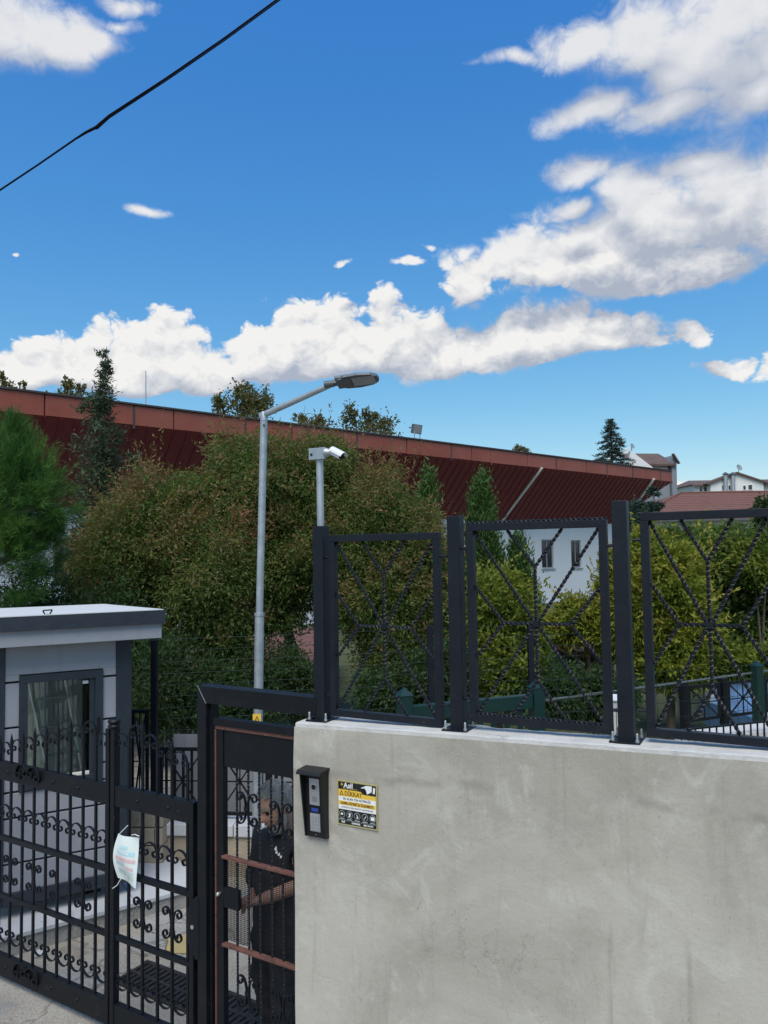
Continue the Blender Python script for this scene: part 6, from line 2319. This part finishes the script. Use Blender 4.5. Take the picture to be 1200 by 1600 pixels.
ev = bpy.data.meshes.new_from_object(to.evaluated_get(bpy.context.evaluated_depsgraph_get()))
bpy.data.objects.remove(to)
ev.materials.clear()
ev.materials.append(M['skin'])
ev.polygons.foreach_set('use_smooth', [True] * len(ev.polygons))
obj('body', ev, man)


def cap_part(name, m, test, grow, noise=.004):
    mb = MB()
    keep = [i for i, u in enumerate(dirs) if test(u)]
    mp = {v: k for k, v in enumerate(keep)}
    vs = [HM @ head_pt(dirs[i], grow(dirs[i]) + random.uniform(0, noise)) for i in keep]
    fs = [tuple(mp[i] for i in f) for f in hf if all(i in mp for i in f)]
    return mb.add(vs, fs).build(name, m, man, smooth=True)
cap_part('hair', M['hair'], lambda u: (u[2] > .58 and u[0] < .66) or (u[0] < .05 and u[2] > -.30) or (u[0] < .50 and u[2] > .12 and abs(u[1]) > .5),
         lambda u: .006 + .010 * max(0, u[2]))
cap_part('beard', M['beard'], lambda u: u[2] < -.36 and u[0] > -.1 and not (u[0] > .45 and -.62 < u[2] < -.44 and abs(u[1]) < .25) or (u[0] > .6 and -.42 < u[2] < -.30 and abs(u[1]) < .42) or (u[2] < -.12 and abs(u[1]) > .72 and u[0] > -.05),
         lambda u: .008 + .020 * max(0, -u[2] - .40))
cap_part('eyebrow', M['hair'], lambda u: u[0] > .5 and .20 < u[2] < .36 and .10 < abs(u[1]) < .72, lambda u: .005, .002)
for sy in (-1, 1):
    MB().lathe([(.001, -.011), (.008, -.008), (.011, 0), (.008, .008), (.001, .011)], 12).xform(HM @ Matrix.Translation((.073, sy * .030, .010))).build('eye', M['lensblack'], man, smooth=True)
# cigarette between the lips
mth = HM @ head_pt(Vector((.80, -.12, -.56)).normalized(), -.004)
cd_ = (face * .75 - left * .75 - upv * .25).normalized()
cg = thing('cigarette', 'lit white cigarette between the lips of the man at the door', 'cigarette', mth + mo)
MB().tube([(0, 0, 0), cd_ * .060], .0042, 8).build('paper', M['ember'], cg)
MB().tube([cd_ * .060, cd_ * .066], .0040, 8).build('ash', M['hair'], cg)
# t-shirt and trousers as loose shells
sJ = [pel + Vector((0, 0, -.04)), pel.lerp(chest, .5), chest + Vector((0, 0, .04)), neck + (chest - neck) * .28, sL, sL.lerp(eL, .62), sR, sR.lerp(eR, .92)]
shm = skinned(sJ, [(0, 1), (1, 2), (2, 3), (2, 4), (4, 5), (2, 6), (6, 7)], [(.165, .14), (.175, .145), (.175, .135), .082, .088, .074, .084, .072])
for v in shm.vertices:
    n_ = v.co.z * 31 + v.co.x * 17
    v.co += v.normal * (.004 * math.sin(n_) + .003 * math.sin(v.co.y * 40 + v.co.z * 13))
shm.materials.append(M['tshirt'])
shm.polygons.foreach_set('use_smooth', [True] * len(shm.polygons))
obj('shirt', shm, man)
tb = MB()
for hp, kn, an in ((hipR, kR, aR), (hipL, kL, aL)):
    a_, b_, c_ = (Vector(v) - mo for v in (hp, kn, an))
    tb.tube([a_ + Vector((0, 0, .10)), a_, a_.lerp(b_, .5), b_, b_.lerp(c_, .5), c_ + Vector((0, 0, -.02))], [.10, .112, .100, .082, .074, .078], 16)
tb.lathe([(.01, -.10), (.12, -.06), (.155, .02), (.155, .10), (.15, .16), (.01, .18)], 20, tuple(pel - mo))
tmp = bpy.data.objects.new('trousers', tb.mesh('trousers', M['trousers'], True))
COL.objects.link(tmp)
rm = tmp.modifiers.new('weld', 'REMESH')
rm.mode = 'VOXEL'
rm.voxel_size = .016
sm_ = tmp.modifiers.new('smooth', 'SMOOTH')
sm_.iterations = 6
bpy.context.view_layer.update()
trm = bpy.data.meshes.new_from_object(tmp.evaluated_get(bpy.context.evaluated_depsgraph_get()))
bpy.data.objects.remove(tmp)
for v in trm.vertices:
    v.co += v.normal * (.004 * math.sin(v.co.z * 38 + v.co.x * 25) + .003 * math.sin(v.co.z * 71 - v.co.y * 30))
trm.materials.clear()
trm.materials.append(M['trousers'])
trm.polygons.foreach_set('use_smooth', [True] * len(trm.polygons))
obj('trousers', trm, man)
for a_ in (aR, aL):
    mb = MB().bevbox(-.09, .19, -.048, .048, .0, .085, .02)
    mb.xform(Matrix.Translation(Vector((a_.x, a_.y, .006)) - mo) @ Matrix.Rotation(math.atan2(fd.y, fd.x), 4, 'Z'))
    mb.build('shoe', M['darkplastic'], man, smooth=True)
# white print on the chest
cp_ = at(433, 1335, 3.99)
dvec = (cp_ - CAM).normalized()
bvh = None
from mathutils.bvhtree import BVHTree
bm = bmesh.new()
bm.from_mesh(shm)
bvh = BVHTree.FromBMesh(bm)
hit = bvh.ray_cast(CAM - mo, dvec)
if hit[0] is not None:
    hp_, hn = hit[0], hit[1]
    yv = hz_.cross(hn).normalized()
    zv = hn.cross(yv).normalized()
    PM = Matrix((yv * .6, -hn, zv * .6)).transposed().to_4x4()
    PM.translation = hp_ + hn * .004
    for poly in ([(-.045, .035), (-.03, .06), (-.01, .03), (-.025, .02)], [(-.02, .012), (-.005, .03), (.008, .008), (-.006, .0)], [(.012, .0), (.03, .022), (.04, .0), (.024, -.008)], [(.045, -.008), (.06, .01), (.075, -.012), (.055, -.02)]):
        MB().prism(poly, -.001, .001).xform(PM).build('chest_print', M['signwhite'], man)
